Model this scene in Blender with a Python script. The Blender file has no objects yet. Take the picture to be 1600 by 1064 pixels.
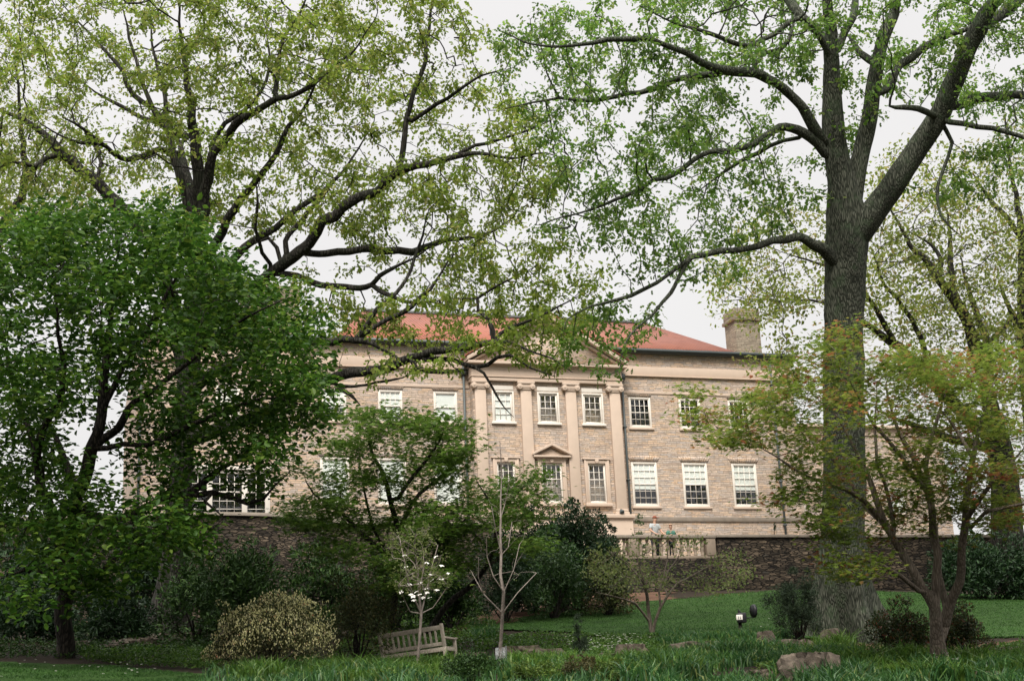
import bpy, bmesh, math, random
import numpy as np
from mathutils import Vector, Matrix, noise as mnoise
rng = np.random.default_rng(7); random.seed(7)
sc = bpy.context.scene; COL = sc.collection
# ------------------------------------------------------------------ camera
FPX, PIT, ROL, YAW = 2311.46, .2802, -.0458, .3001
CAM = np.array([-20.1874, -60.7747, 1.6])
_c, _s = math.cos(YAW), math.sin(YAW); _cp, _sp = math.cos(PIT), math.sin(PIT); _cr, _sr = math.cos(ROL), math.sin(ROL)
_R = np.array([_c, -_s, 0]); _F0 = np.array([_s, _c, 0]); _Z = np.array([0, 0, 1.])
FW = _cp*_F0 + _sp*_Z; _U = -_sp*_F0 + _cp*_Z
RT = _cr*_R + _sr*_U; UP = -_sr*_R + _cr*_U
cd = bpy.data.cameras.new('camera'); cam = bpy.data.objects.new('camera', cd); COL.objects.link(cam)
cd.sensor_fit = 'HORIZONTAL'; cd.sensor_width = 36; cd.lens = 36*FPX/1600; cd.clip_start = .1; cd.clip_end = 3000
cam.matrix_world = Matrix([[RT[i], UP[i], -FW[i], CAM[i]] for i in range(3)] + [[0, 0, 0, 1]])
sc.camera = cam
# ------------------------------------------------------------------ world, sun, exposure
SUN_EL, SUN_AZ = math.radians(52), math.radians(205)      # azimuth clockwise from +Y: behind the camera, a little left
w = bpy.data.worlds.new('World'); sc.world = w; w.use_nodes = True
nt = w.node_tree; nt.nodes.clear(); L = nt.links.new
out = nt.nodes.new('ShaderNodeOutputWorld'); add = nt.nodes.new('ShaderNodeAddShader')
b1 = nt.nodes.new('ShaderNodeBackground'); b2 = nt.nodes.new('ShaderNodeBackground')
sky = nt.nodes.new('ShaderNodeTexSky'); sky.sky_type = 'NISHITA'; sky.sun_disc = False
sky.sun_elevation = SUN_EL; sky.sun_rotation = SUN_AZ; sky.dust_density = 4; sky.air_density = 1.2
L(sky.outputs[0], b1.inputs[0]); b1.inputs[1].default_value = .008
tc = nt.nodes.new('ShaderNodeTexCoord'); sp = nt.nodes.new('ShaderNodeSeparateXYZ'); L(tc.outputs['Generated'], sp.inputs[0])
cl = nt.nodes.new('ShaderNodeTexNoise'); cl.inputs['Scale'].default_value = 3.0; cl.inputs['Detail'].default_value = 4
L(tc.outputs['Generated'], cl.inputs['Vector'])
rp = nt.nodes.new('ShaderNodeValToRGB'); L(sp.outputs[2], rp.inputs[0])     # overcast deck: brighter towards the zenith
e = rp.color_ramp.elements; e[0].position = .02; e[0].color = (.76, .745, .73, 1); e[1].position = .5; e[1].color = (.83, .81, .80, 1)
q = e.new(.75); q.color = (2.0, 2.0, 2.0, 1); q = e.new(1.0); q.color = (3.0, 3.0, 3.0, 1)
mr = nt.nodes.new('ShaderNodeMapRange'); mr.inputs[1].default_value = .3; mr.inputs[2].default_value = .7; mr.inputs[3].default_value = .95; mr.inputs[4].default_value = 1.04
L(cl.outputs[0], mr.inputs[0])
mx = nt.nodes.new('ShaderNodeVectorMath'); mx.operation = 'SCALE'; L(rp.outputs[0], mx.inputs[0]); L(mr.outputs[0], mx.inputs['Scale'])
L(mx.outputs[0], b2.inputs[0]); b2.inputs[1].default_value = 1.0
L(b1.outputs[0], add.inputs[0]); L(b2.outputs[0], add.inputs[1]); L(add.outputs[0], out.inputs[0])
sl = bpy.data.lights.new('sun', 'SUN'); sl.energy = 3.7; sl.angle = math.radians(25); sl.color = (1, .95, .88)
sun = bpy.data.objects.new('sun', sl); COL.objects.link(sun); sun.location = (-30, -80, 60)
sd = Vector((math.sin(SUN_AZ)*math.cos(SUN_EL), math.cos(SUN_AZ)*math.cos(SUN_EL), math.sin(SUN_EL)))
sun.rotation_euler = sd.to_track_quat('Z', 'Y').to_euler()
vs = sc.view_settings; sc.display_settings.display_device = 'sRGB'; vs.view_transform = 'Standard'; vs.look = 'None'; vs.exposure = 0.12; vs.gamma = 1
cy = sc.cycles; cy.max_bounces = 7; cy.diffuse_bounces = 2; cy.glossy_bounces = 2; cy.transmission_bounces = 3; cy.transparent_max_bounces = 8
try: cy.use_denoising = True; cy.denoiser = 'OPENIMAGEDENOISE'
except Exception: pass
# ------------------------------------------------------------------ helpers: pixels of the survey -> world
def ray(px, py): return FW + RT*(np.asarray(px, float)[..., None]-800)/FPX - UP*(np.asarray(py, float)[..., None]-532)/FPX
def U(px, py, d): return CAM + ray(px, py)*np.asarray(d, float)[..., None]
# ground height: thin plate spline through surveyed points
CP = np.array([(-13.2,-37.2,2.93),(-20.6,-35,3.28),(-6.3,-40.3,2.5),(-12.45,-27.9,3.82),(-20.2,-28.9,4.13),(-4.8,-36.6,3.05),(-.83,-26.2,4.3),
 (-17.3,-17.1,5.66),(-5.95,-24.7,4.58),(2.86,-27.4,4.41),(4.45,-11.3,7.33),(12.5,-13.6,6.78),(-6.8,-16.2,6.11),(-12.2,-33.3,3.39),(-4.9,-22.9,4.92),(-16.3,-31,3.65),
 (-3.5,-25.5,4.7),(-20.2,-60.8,0),(-40,-60,.3),(0,-62,-.2),(25,-50,1.2),(-40,-30,3.8),(-40,-10,6),(-30,2,6.8),(30,-30,4),(30,-10,7),(-16,-5,6.9),(-8,-4.5,7.6),
 (7.6,-6,8.0),(14,-6,7.9),(0,14,8),(-35,35,6),(35,35,7),(-20,-48,1.5),(-5,-50,1.2),(60,0,7),(-60,0,5),(0,60,7),(60,-60,1),(-60,-60,1),(0,-90,-1.5)])
def _tps(r2): return np.where(r2 > 1e-9, r2*np.log(np.maximum(r2, 1e-9)), 0)
_n = len(CP); _A = np.zeros((_n+3, _n+3)); _d2 = ((CP[:, None, :2]-CP[None, :, :2])**2).sum(-1)
_A[:_n, :_n] = _tps(_d2) + np.eye(_n)*3; _A[:_n, _n] = 1; _A[:_n, _n+1:] = CP[:, :2]; _A[_n:, :_n] = _A[:_n, _n:].T
_W = np.linalg.solve(_A, np.concatenate([CP[:, 2], [0, 0, 0]]))
def ground(x, y):
    x = np.asarray(x, float); y = np.asarray(y, float)
    k = np.minimum(1, 75/np.maximum(1e-6, np.hypot(x, y+15))); xx = x*k; yy = (y+15)*k-15
    d2 = (xx[..., None]-CP[:, 0])**2 + (yy[..., None]-CP[:, 1])**2
    return _tps(d2)@_W[:_n] + _W[_n] + _W[_n+1]*xx + _W[_n+2]*yy
def GP(px, py):                                   # where the sight line meets the ground
    r = ray(px, py); lo = 12.
    for d in np.arange(12, 90, .25):
        p = CAM + r*d
        if p[2] < ground(p[0], p[1]): continue
        lo = d
    best = None
    for d in np.arange(14, 75, .1):
        p = CAM + r*d; g = ground(p[0], p[1])
        if p[2] <= g: best = p; break
    if best is None:
        ds = np.arange(14, 75, .1); P = CAM + r*ds[:, None]; best = P[np.argmin(P[:, 2]-ground(P[:, 0], P[:, 1]))]
    best = best.copy(); best[2] = ground(best[0], best[1]); return best
def depth(p): return float((np.asarray(p)-CAM)@FW)
def at_d(px, d):                                  # ground point in the direction of column px at distance d
    lo, hi = 400., 1300.
    for _ in range(40):
        m = (lo+hi)/2; p = U(px, m, d)
        if p[2] > ground(p[0], p[1]): lo = m
        else: hi = m
    return U(px, (lo+hi)/2, d)
# ------------------------------------------------------------------ helpers: objects
def tag(o, label=None, cat=None, group=None, kind=None):
    if label: o['label'] = label
    if cat: o['category'] = cat
    if group: o['group'] = group
    if kind: o['kind'] = kind
    return o
def empty(name, loc, label, cat, group=None, rz=0):
    o = bpy.data.objects.new(name, None); COL.objects.link(o); o.location = [float(v) for v in loc]; o.rotation_euler = (0, 0, rz); o.empty_display_size = .3
    return tag(o, label, cat, group)
def mesh_np(name, V, faces, mat, parent=None, origin=(0, 0, 0), smooth=False, midx=None):
    """faces: list of int arrays (n,k)"""
    V = np.asarray(V, np.float32) - np.asarray(origin, np.float32)
    me = bpy.data.meshes.new(name); me.vertices.add(len(V)); me.vertices.foreach_set('co', V.ravel())
    faces = [np.asarray(f, np.int32) for f in faces if len(f)]
    lv = np.concatenate([f.ravel() for f in faces]); tot = np.concatenate([np.full(len(f), f.shape[1], np.int32) for f in faces])
    st = np.concatenate([[0], np.cumsum(tot)[:-1]]).astype(np.int32)
    me.loops.add(len(lv)); me.loops.foreach_set('vertex_index', lv); me.polygons.add(len(tot)); me.polygons.foreach_set('loop_start', st)
    try: me.polygons.foreach_set('loop_total', tot)
    except Exception: pass
    if smooth: me.polygons.foreach_set('use_smooth', np.ones(len(tot), bool))
    me.update(calc_edges=True); me.validate()
    if mat is not None:
        for m in (mat if isinstance(mat, (list, tuple)) else [mat]): me.materials.append(m)
    o = bpy.data.objects.new(name, me); COL.objects.link(o)
    if parent is not None: o.parent = parent
    return o
class MB:                                          # collects boxes, tubes, prisms and links them as ONE mesh
    def __init__(s): s.v = []; s.f = {}; s.n = 0
    def addv(s, V, F):
        V = np.asarray(V, float)
        for f in F: s.f.setdefault(len(f), []).append([i+s.n for i in f])
        s.v.append(V); s.n += len(V)
    def box(s, x0, x1, y0, y1, z0, z1, M=None):
        V = np.array([(x, y, z) for z in (z0, z1) for y in (y0, y1) for x in (x0, x1)], float)
        if M is not None: V = np.array([M@Vector(v) for v in V])
        s.addv(V, [(0, 2, 3, 1), (4, 5, 7, 6), (0, 1, 5, 4), (2, 6, 7, 3), (0, 4, 6, 2), (1, 3, 7, 5)]); return s
    def prism(s, pts, y0, y1, M=None):             # polygon in xz, counter-clockwise seen from -y, extruded along y
        n = len(pts); V = np.array([(x, y0, z) for x, z in pts] + [(x, y1, z) for x, z in pts], float)
        if M is not None: V = np.array([M@Vector(v) for v in V])
        s.addv(V, [tuple(range(n)), tuple(range(2*n-1, n-1, -1))] + [(i, i+n, (i+1) % n+n, (i+1) % n) for i in range(n)]); return s
    def tube(s, P, R, n=8, cap=True, M=None):
        V, F = tube_vf(np.asarray(P, float), np.asarray(R, float)*np.ones(len(P)), n)
        if M is not None: V = np.array([M@Vector(v) for v in V])
        F = [tuple(f) for f in F]
        if cap: F += [tuple(range(n-1, -1, -1)), tuple(range(len(V)-n, len(V)))]
        s.addv(V, F); return s
    def lathe(s, prof, n=12, loc=(0, 0, 0)):        # prof: (r,z)
        P = [(loc[0], loc[1], loc[2]+z) for r, z in prof]; R = [r for r, z in prof]
        V = np.array([(p[0]+r*math.cos(2*math.pi*k/n), p[1]+r*math.sin(2*math.pi*k/n), p[2]) for p, r in zip(P, R) for k in range(n)])
        F = [(i*n+k, i*n+(k+1) % n, (i+1)*n+(k+1) % n, (i+1)*n+k) for i in range(len(P)-1) for k in range(n)]
        s.addv(V, F + [tuple(range(n-1, -1, -1)), tuple(range(len(V)-n, len(V)))]); return s
    def quad(s, a, b, c, d): s.addv([a, b, c, d], [(0, 1, 2, 3)]); return s
    def build(s, name, mat, parent=None, origin=(0, 0, 0), smooth=False, bevel=0):
        o = mesh_np(name, np.concatenate(s.v), list(s.f.values()), mat, parent, origin, smooth)
        if bevel:
            m = o.modifiers.new('bevel', 'BEVEL'); m.width = bevel; m.segments = 2; m.limit_method = 'ANGLE'; m.angle_limit = math.radians(40)
        return o
def tube_vf(P, R, n):
    m = len(P); T = np.gradient(P, axis=0); T /= np.linalg.norm(T, axis=1)[:, None]+1e-9
    a = np.array([1., 0, 0]) if abs(T[0][0]) < .8 else np.array([0, 1., 0])
    N = np.empty((m, 3)); u = a-T[0]*(a@T[0]); N[0] = u/np.linalg.norm(u)
    for i in range(1, m):
        u = N[i-1]-T[i]*(N[i-1]@T[i]); N[i] = u/(np.linalg.norm(u)+1e-9)
    B = np.cross(T, N); ang = np.arange(n)*2*math.pi/n
    V = P[:, None]+R[:, None, None]*(np.cos(ang)[None, :, None]*N[:, None]+np.sin(ang)[None, :, None]*B[:, None])
    i = np.arange(m-1)[:, None]*n; k = np.arange(n)[None]; k2 = (k+1) % n
    F = np.stack([i+k, i+k2, i+n+k2, i+n+k], -1).reshape(-1, 4)
    return V.reshape(-1, 3), F
# ------------------------------------------------------------------ helpers: materials
class G:
    def __init__(s, name):
        s.m = bpy.data.materials.new(name); s.m.use_nodes = True; s.t = s.m.node_tree; s.t.nodes.clear()
        s.out = s.n('OutputMaterial')
    def n(s, t, **kw):
        x = s.t.nodes.new('ShaderNode'+t)
        for k, v in kw.items():
            if k in x.inputs: s.set(x.inputs[k], v)
            else: setattr(x, k, v)
        return x
    def set(s, inp, v):
        if isinstance(v, bpy.types.NodeSocket): s.t.links.new(v, inp)
        else:
            if inp.type == 'RGBA' and len(v) == 3: v = (*v, 1)
            inp.default_value = v
    def obj(s): return s.n('TexCoord').outputs['Object']
    def mapping(s, v, scale=(1, 1, 1)): return s.n('Mapping', Vector=v, Scale=scale).outputs[0]
    def noise(s, v, scale, detail=4, rough=.6): return s.n('TexNoise', Vector=v, Scale=scale, Detail=detail, Roughness=rough).outputs[0]
    def ramp(s, v, stops):
        x = s.n('ValToRGB'); s.set(x.inputs[0], v); el = x.color_ramp.elements
        while len(el) < len(stops): el.new(.5)
        for q, (p, c) in zip(el, stops): q.position = p; q.color = (*c, 1) if len(c) == 3 else c
        return x.outputs[0]
    def mix(s, a, b, fac, mode='MIX'):
        x = s.n('Mix', data_type='RGBA', blend_type=mode); s.set(x.inputs[0], fac); s.set(x.inputs[6], a); s.set(x.inputs[7], b); return x.outputs[2]
    def math(s, op, a, b=0.0, c=None):
        x = s.n('Math', operation=op); s.set(x.inputs[0], a); s.set(x.inputs[1], b)
        if c is not None: s.set(x.inputs[2], c)
        return x.outputs[0]
    def bump(s, h, strength=.5, dist=.02): return s.n('Bump', Height=h, Strength=strength, Distance=dist).outputs[0]
    def pbr(s, col, rough=.8, normal=None, metal=0, spec=.3):
        p = s.n('BsdfPrincipled'); s.set(p.inputs['Base Color'], col); s.set(p.inputs['Roughness'], rough); s.set(p.inputs['Metallic'], metal)
        s.set(p.inputs['Specular IOR Level'], spec)
        if normal is not None: s.set(p.inputs['Normal'], normal)
        return p.outputs[0]
    def done(s, sh): s.t.links.new(sh, s.out.inputs[0]); return s.m
def g3(v): return (v, v, v)
def flat(name, col, rough=.7, var=.15, scale=6, bump=.15, spec=.3, metal=0):
    g = G(name); o = g.obj(); k = g.noise(o, scale, 5)
    c = g.mix(tuple(x*(1-var) for x in col), tuple(min(1, x*(1+var)) for x in col), k)
    return g.done(g.pbr(c, rough, g.bump(g.noise(o, scale*6, 3), bump, .01), metal, spec))
def leaf_mat(name, stops, trans=.4, rough=.5, clump=.6, gain=1.25, spec=.25, patch=0):
    g = G(name); r = g.n('NewGeometry').outputs['Random Per Island']
    if patch: r = g.math('ADD', g.math('MULTIPLY', r, .5), g.math('MULTIPLY_ADD', g.noise(g.obj(), patch, 2), 2.3, -.84))
    c = g.ramp(r, stops)
    k = g.ramp(g.noise(g.obj(), clump, 2), [(.35, g3(.72)), (.65, g3(1.22))]); c = g.mix(c, k, 1.0, 'MULTIPLY')
    t = g.mix(c, g3(gain), 1.0, 'MULTIPLY')
    tr = g.n('BsdfTranslucent', Color=t).outputs[0]; x = g.n('MixShader'); g.set(x.inputs[0], trans)
    g.t.links.new(g.pbr(c, rough, spec=spec), x.inputs[1]); g.t.links.new(tr, x.inputs[2]); return g.done(x.outputs[0])
def bark_mat(name, dark, mid, light, scale=1., moss=None, bump=.8):
    g = G(name); o = g.obj()
    v = g.mapping(o, (9*scale, 9*scale, 1.3*scale)); a = g.noise(v, 1.6, 6, .7)
    vo = g.n('TexVoronoi', Vector=g.mapping(o, (11*scale, 11*scale, 1.15*scale)), Scale=1.3, feature='DISTANCE_TO_EDGE').outputs[0]
    h = g.math('ADD', g.math('MULTIPLY', g.math('MINIMUM', vo, .25), 2.6), g.math('MULTIPLY', a, .7))
    c = g.ramp(h, [(.25, dark), (.62, mid), (.98, light)])
    c = g.mix(c, g.ramp(g.noise(o, 1.1, 5, .7), [(.32, g3(.55)), (.5, g3(1)), (.68, g3(1.35))]), 1., 'MULTIPLY')
    li = g.ramp(g.noise(o, 1.3*scale, 5, .7), [(.5, g3(0)), (.68, g3(1))])
    if moss: c = g.mix(c, moss, g.math('MULTIPLY', li, .6))
    return g.done(g.pbr(c, .9, g.bump(h, bump, .04), spec=.15))
def stone_mat(name, cols, row=.12, wid=.5, mort=(.2, .17, .14), stain=.35, scol=(.08, .07, .06), bump=.6, warp=.05):
    g = G(name); o = g.obj(); s = g.n('SeparateXYZ', Vector=o).outputs
    u = g.math('ADD', s[0], s[1])
    n1 = g.noise(g.n('CombineXYZ', X=g.math('MULTIPLY', u, .8), Y=g.math('MULTIPLY', s[2], 2.5)).outputs[0], 1.0, 3)
    n2 = g.noise(g.n('CombineXYZ', X=g.math('MULTIPLY', u, 5), Y=g.math('MULTIPLY', s[2], 7)).outputs[0], 1.0, 3)
    z = g.math('ADD', s[2], g.math('ADD', g.math('MULTIPLY', n1, warp*2.2), g.math('MULTIPLY', n2, warp*.5)))
    v = g.n('CombineXYZ', X=g.math('ADD', u, g.math('MULTIPLY', n2, .12)), Y=z).outputs[0]
    b = g.n('TexBrick', Vector=v, Color1=(0, 0, 0, 1), Color2=(1, 1, 1, 1), Mortar=(.5, .5, .5, 1), Scale=1.0)
    b.inputs['Mortar Size'].default_value = .011; b.inputs['Mortar Smooth'].default_value = .3; b.inputs['Brick Width'].default_value = wid; b.inputs['Row Height'].default_value = row
    b.offset = .41; b.squash = .62; b.squash_frequency = 3
    c = g.ramp(b.outputs[0], [(i/(len(cols)-1), k) for i, k in enumerate(cols)])
    fine = g.ramp(g.noise(v, 9, 5, .7), [(.3, g3(.72)), (.7, g3(1.2))]); c = g.mix(c, fine, 1., 'MULTIPLY')
    sk = g.ramp(g.noise(g.n('CombineXYZ', X=g.math('MULTIPLY', u, 2.6), Y=g.math('MULTIPLY', z, 17)).outputs[0], 1.0, 3, .6), [(.30, g3(.66)), (.46, g3(1)), (.7, g3(1.12))]); c = g.mix(c, sk, 1., 'MULTIPLY')
    st = g.ramp(g.noise(g.n('CombineXYZ', X=g.math('MULTIPLY', u, 1.1), Y=g.math('MULTIPLY', s[2], 2.0)).outputs[0], 1.0, 6, .72), [(.5, g3(0)), (.72, g3(1))])
    c = g.mix(c, scol, g.math('MULTIPLY', st, stain)); c = g.mix(c, mort, b.outputs['Fac'])
    h = g.math('SUBTRACT', g.math('ADD', g.math('MULTIPLY', b.outputs[0], .5), g.math('MULTIPLY', g.noise(v, 14, 4), .35)), b.outputs['Fac'])
    return g.done(g.pbr(c, .9, g.bump(h, bump, .03), spec=.2))
m_wall = stone_mat('limestone_rubble', [(.46, .35, .275), (.60, .475, .38), (.46, .40, .36), (.66, .52, .41), (.64, .455, .31), (.54, .43, .35)], .085, .46, (.31, .25, .20), .42, (.16, .135, .115), .55, .08)
def rubble_mat():
    g = G('weathered_fieldstone'); o = g.obj(); s = g.n('SeparateXYZ', Vector=o).outputs; u = g.math('ADD', s[0], s[1])
    n2 = g.noise(g.n('CombineXYZ', X=g.math('MULTIPLY', u, 1.5), Y=g.math('MULTIPLY', s[2], 2)).outputs[0], 1.0, 3)
    v = g.n('CombineXYZ', X=g.math('MULTIPLY', u, 3.2), Y=g.math('ADD', g.math('MULTIPLY', s[2], 13), g.math('MULTIPLY', n2, 1.6))).outputs[0]
    vc = g.n('TexVoronoi', Vector=v, Scale=1.0, Randomness=.85); ve = g.n('TexVoronoi', Vector=v, Scale=1.0, Randomness=.85, feature='DISTANCE_TO_EDGE')
    k = g.n('SeparateXYZ', Vector=vc.outputs['Color']).outputs[0]
    c = g.ramp(k, [(0, (.032, .026, .019)), (.3, (.072, .056, .040)), (.6, (.110, .085, .060)), (.85, (.165, .125, .088)), (1, (.06, .052, .042))])
    c = g.mix(c, g.ramp(g.noise(v, 5, 5, .7), [(.3, g3(.6)), (.7, g3(1.3))]), 1., 'MULTIPLY')
    j = g.ramp(ve.outputs[0], [(.02, g3(0)), (.10, g3(1))]); c = g.mix((.010, .009, .008), c, j)
    st = g.ramp(g.noise(g.n('CombineXYZ', X=g.math('MULTIPLY', u, .5), Y=g.math('MULTIPLY', s[2], .9)).outputs[0], 1.0, 6, .75), [(.45, g3(0)), (.62, g3(.85))]); c = g.mix(c, (.012, .011, .010), st)
    return g.done(g.pbr(c, .92, g.bump(g.math('ADD', j, g.math('MULTIPLY', g.noise(v, 8, 4), .5)), .9, .05), spec=.15))
m_dark_wall = rubble_mat()
m_trim = flat('dressed_limestone', (.58, .455, .36), .8, .10, 2.5, .1)
m_white = flat('cream_window_paint', (.78, .72, .64), .5, .05, 5, .05)
m_bal = flat('shaded_balustrade_stone', (.26, .205, .155), .85, .35, 3, .2)  # browner stone, darkened so the shade on the balustrade is in its colour
m_chim = stone_mat('weathered_chimney_stone', [(.20, .17, .13), (.30, .25, .19), (.25, .22, .17), (.34, .28, .20)], .11, .4, (.14, .12, .09), .5, (.09, .08, .06), .6, .08)
m_cap = flat('coping_stone', (.25, .21, .17), .85, .4, 3, .3)
m_gut = flat('weathered_gutter_metal', (.085, .10, .10), .5, .25, 4, .1, .4)
m_ridge = flat('grey_ridge_metal', (.14, .15, .15), .5, .2, 4, .1)
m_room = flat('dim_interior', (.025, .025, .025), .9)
m_blind = flat('white_blind', (.86, .85, .82), .8, .04, 9, .05)
def roof_mat():
    g = G('red_clay_tile'); o = g.obj(); s = g.n('SeparateXYZ', Vector=o).outputs
    wv = g.math('SINE', g.math('MULTIPLY', s[0], 2*math.pi/.30)); wx = g.math('ABSOLUTE', wv)
    rows = g.math('FRACT', g.math('MULTIPLY', s[1], 2.6))
    k = g.n('TexBrick', Vector=g.n('CombineXYZ', X=s[0], Y=s[1]).outputs[0], Color1=(0, 0, 0, 1), Color2=(1, 1, 1, 1), Mortar=(.4, .4, .4, 1), Scale=1.0)
    k.inputs['Brick Width'].default_value = .3; k.inputs['Row Height'].default_value = .38; k.inputs['Mortar Size'].default_value = .006; k.offset = 0
    c = g.ramp(k.outputs[0], [(0, (.26, .078, .040)), (.5, (.35, .115, .062)), (1, (.30, .094, .052))])
    c = g.mix(c, (.15, .045, .03), g.math('MULTIPLY', g.math('GREATER_THAN', wx, .8), .75))
    c = g.mix(c, (.22, .085, .062), g.ramp(g.noise(o, .7, 5), [(.45, g3(0)), (.7, g3(.7))]))
    h = g.math('ADD', wx, g.math('MULTIPLY', rows, .4))
    return g.done(g.pbr(c, .75, g.bump(h, .5, .05)))
m_roof = roof_mat()
def glass_mat():
    g = G('window_glass'); lw = g.math('POWER', g.n('LayerWeight', Blend=.5).outputs['Facing'], 4.0)
    nb = g.bump(g.noise(g.obj(), 1.4, 2), .12, .02)
    gl = g.n('BsdfGlossy', Color=(.95, .97, 1, 1), Roughness=.02, Normal=nb).outputs[0]; tr = g.n('BsdfTransparent', Color=(.93, .96, .94, 1)).outputs[0]
    x = g.n('MixShader'); g.set(x.inputs[0], g.math('ADD', g.math('MULTIPLY', lw, .6), .085)); g.t.links.new(tr, x.inputs[1]); g.t.links.new(gl, x.inputs[2]); return g.done(x.outputs[0])
m_glass = glass_mat()
# ------------------------------------------------------------------ the ground
def ground_mat(name, cols, scale, bump=.6):
    g = G(name); o = g.obj(); a = g.noise(o, scale, 8, .7); b = g.noise(o, scale*.12, 3)
    c = g.ramp(a, [(.25+.5*i/(len(cols)-1), k) for i, k in enumerate(cols)])
    c = g.mix(c, g.ramp(b, [(.35, g3(.7)), (.65, g3(1.2))]), 1., 'MULTIPLY')
    return g.done(g.pbr(c, .95, g.bump(a, bump, .05), spec=.1))
m_soil = ground_mat('leaf_litter_soil', [(.010, .008, .006), (.020, .015, .010), (.030, .021, .014), (.016, .022, .009)], 5)
m_mulch = ground_mat('reddish_mulch', [(.05, .028, .02), (.10, .055, .035), (.15, .085, .055)], 9)
m_lawn = ground_mat('mown_grass', [(.018, .042, .010), (.029, .064, .013), (.044, .084, .018)], 14, .8)
def axis(lo, hi, step, far):
    a = list(np.arange(lo, hi+1e-6, step)); s = step
    while a[-1] < far: s *= 1.5; a.append(a[-1]+s)
    s = step
    while a[0] > -far: s *= 1.5; a.insert(0, a[0]-s)
    return np.array(a)
gx = axis(-40, 34, .8, 900); gy = axis(-64, 20, .8, 900)
X, Y = np.meshgrid(gx, gy); Zg = ground(X, Y); nx = len(gx); ny = len(gy)
Vg = np.stack([X, Y, Zg], -1).reshape(-1, 3); i = (np.arange(ny-1)[:, None]*nx+np.arange(nx-1)[None]).ravel()
tag(mesh_np('ground', Vg, [np.stack([i, i+1, i+nx+1, i+nx], 1)], m_soil, smooth=True), kind='structure')
def poly_world(pp): return np.array([GP(x, y)[:2] for x, y in pp])
def inside(P, poly):
    x, y = P[:, 0], P[:, 1]; r = np.zeros(len(P), bool); j = len(poly)-1
    for k in range(len(poly)):
        xi, yi = poly[k]; xj, yj = poly[j]
        r ^= ((yi > y) != (yj > y)) & (x < (xj-xi)*(y-yi)/(yj-yi+1e-12)+xi); j = k
    return r
def sample(poly, n):
    lo, hi = poly.min(0), poly.max(0); o = []; c = 0
    while c < n:
        P = rng.uniform(lo, hi, (n*2+20, 2)); P = P[inside(P, poly)]; o.append(P); c += len(P)
    return np.concatenate(o)[:n]
def sheet(name, poly, mat, off=.05, step=.3, wob=.25):       # a turf or mulch sheet laid on the ground with an uneven edge
    lo, hi = poly.min(0)-1, poly.max(0)+1; xs = np.arange(lo[0], hi[0], step); ys = np.arange(lo[1], hi[1], step)
    X, Y = np.meshgrid(xs, ys); P = np.stack([X, Y], -1).reshape(-1, 2)
    Pw = P+wob*np.stack([np.sin(P[:, 1]*2.1)+np.sin(P[:, 0]*3.7), np.cos(P[:, 0]*1.9)+np.sin(P[:, 1]*4.1)], 1)
    m = inside(Pw, poly).reshape(X.shape); ok = m[:-1, :-1] & m[1:, :-1] & m[:-1, 1:] & m[1:, 1:]
    Z = ground(P[:, 0], P[:, 1])+off; n = len(xs); iy, ix = np.nonzero(ok); i = iy*n+ix
    return tag(mesh_np(name, np.column_stack([P, Z]), [np.stack([i, i+1, i+n+1, i+n], 1)], mat, smooth=True), kind='structure')
lawn_px = [(752, 985), (850, 989), (950, 994), (1050, 994), (1150, 992), (1240, 998), (1400, 1002), (1560, 1000), (1680, 998), (2050, 985), (2050, 925), (1680, 931), (1540, 931), (1400, 926), (1290, 923), (1180, 926), (1060, 937), (960, 948), (880, 958), (800, 968)]
LAWN = poly_world(lawn_px); sheet('lawn', LAWN, m_lawn, .05)
MULCH = poly_world([(690, 985), (740, 990), (800, 972), (880, 962), (960, 952), (1060, 941), (1050, 925), (930, 930), (800, 945), (700, 965)]); sheet('mulch_bed', MULCH, m_mulch, .035)
MULCH2 = poly_world([(1030, 1012), (1150, 1005), (1300, 1004), (1420, 1010), (1600, 1000), (1600, 1018), (1400, 1030), (1300, 1022), (1100, 1026)]); sheet('mulch_bed', MULCH2, m_mulch, .03)
FLAWN = poly_world([(-120, 1034), (60, 1036), (180, 1040), (300, 1052), (330, 1062), (300, 1110), (-140, 1110)]); sheet('lawn', FLAWN, m_lawn, .02)
# ------------------------------------------------------------------ the mansion
mansion = empty('mansion', (0, 0, 8), 'two storey limestone mansion with red hip roof and pedimented central bay', 'building')
MO = (0, 0, 8)
def wall_holes(mb, x0, x1, z0, z1, holes, y, dep=.22):
    xs = sorted({x0, x1, *[h[0] for h in holes], *[h[1] for h in holes]}); zs = sorted({z0, z1, *[h[2] for h in holes], *[h[3] for h in holes]})
    for a, b in zip(xs, xs[1:]):
        for c, d in zip(zs, zs[1:]):
            mxx, mzz = (a+b)/2, (c+d)/2
            if any(h[0] < mxx < h[1] and h[2] < mzz < h[3] for h in holes): continue
            mb.quad((a, y, c), (b, y, c), (b, y, d), (a, y, d))
    for a, b, c, d in holes:
        e = y+dep
        mb.quad((a, y, c), (a, e, c), (b, e, c), (b, y, c)); mb.quad((a, y, d), (b, y, d), (b, e, d), (a, e, d))
        mb.quad((a, y, c), (a, y, d), (a, e, d), (a, e, c)); mb.quad((b, y, c), (b, e, c), (b, e, d), (b, y, d))
UZ = (16.04, 17.46); LZ = (12.46, 14.47); WX = [4.54, 6.99, 9.44]
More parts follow.
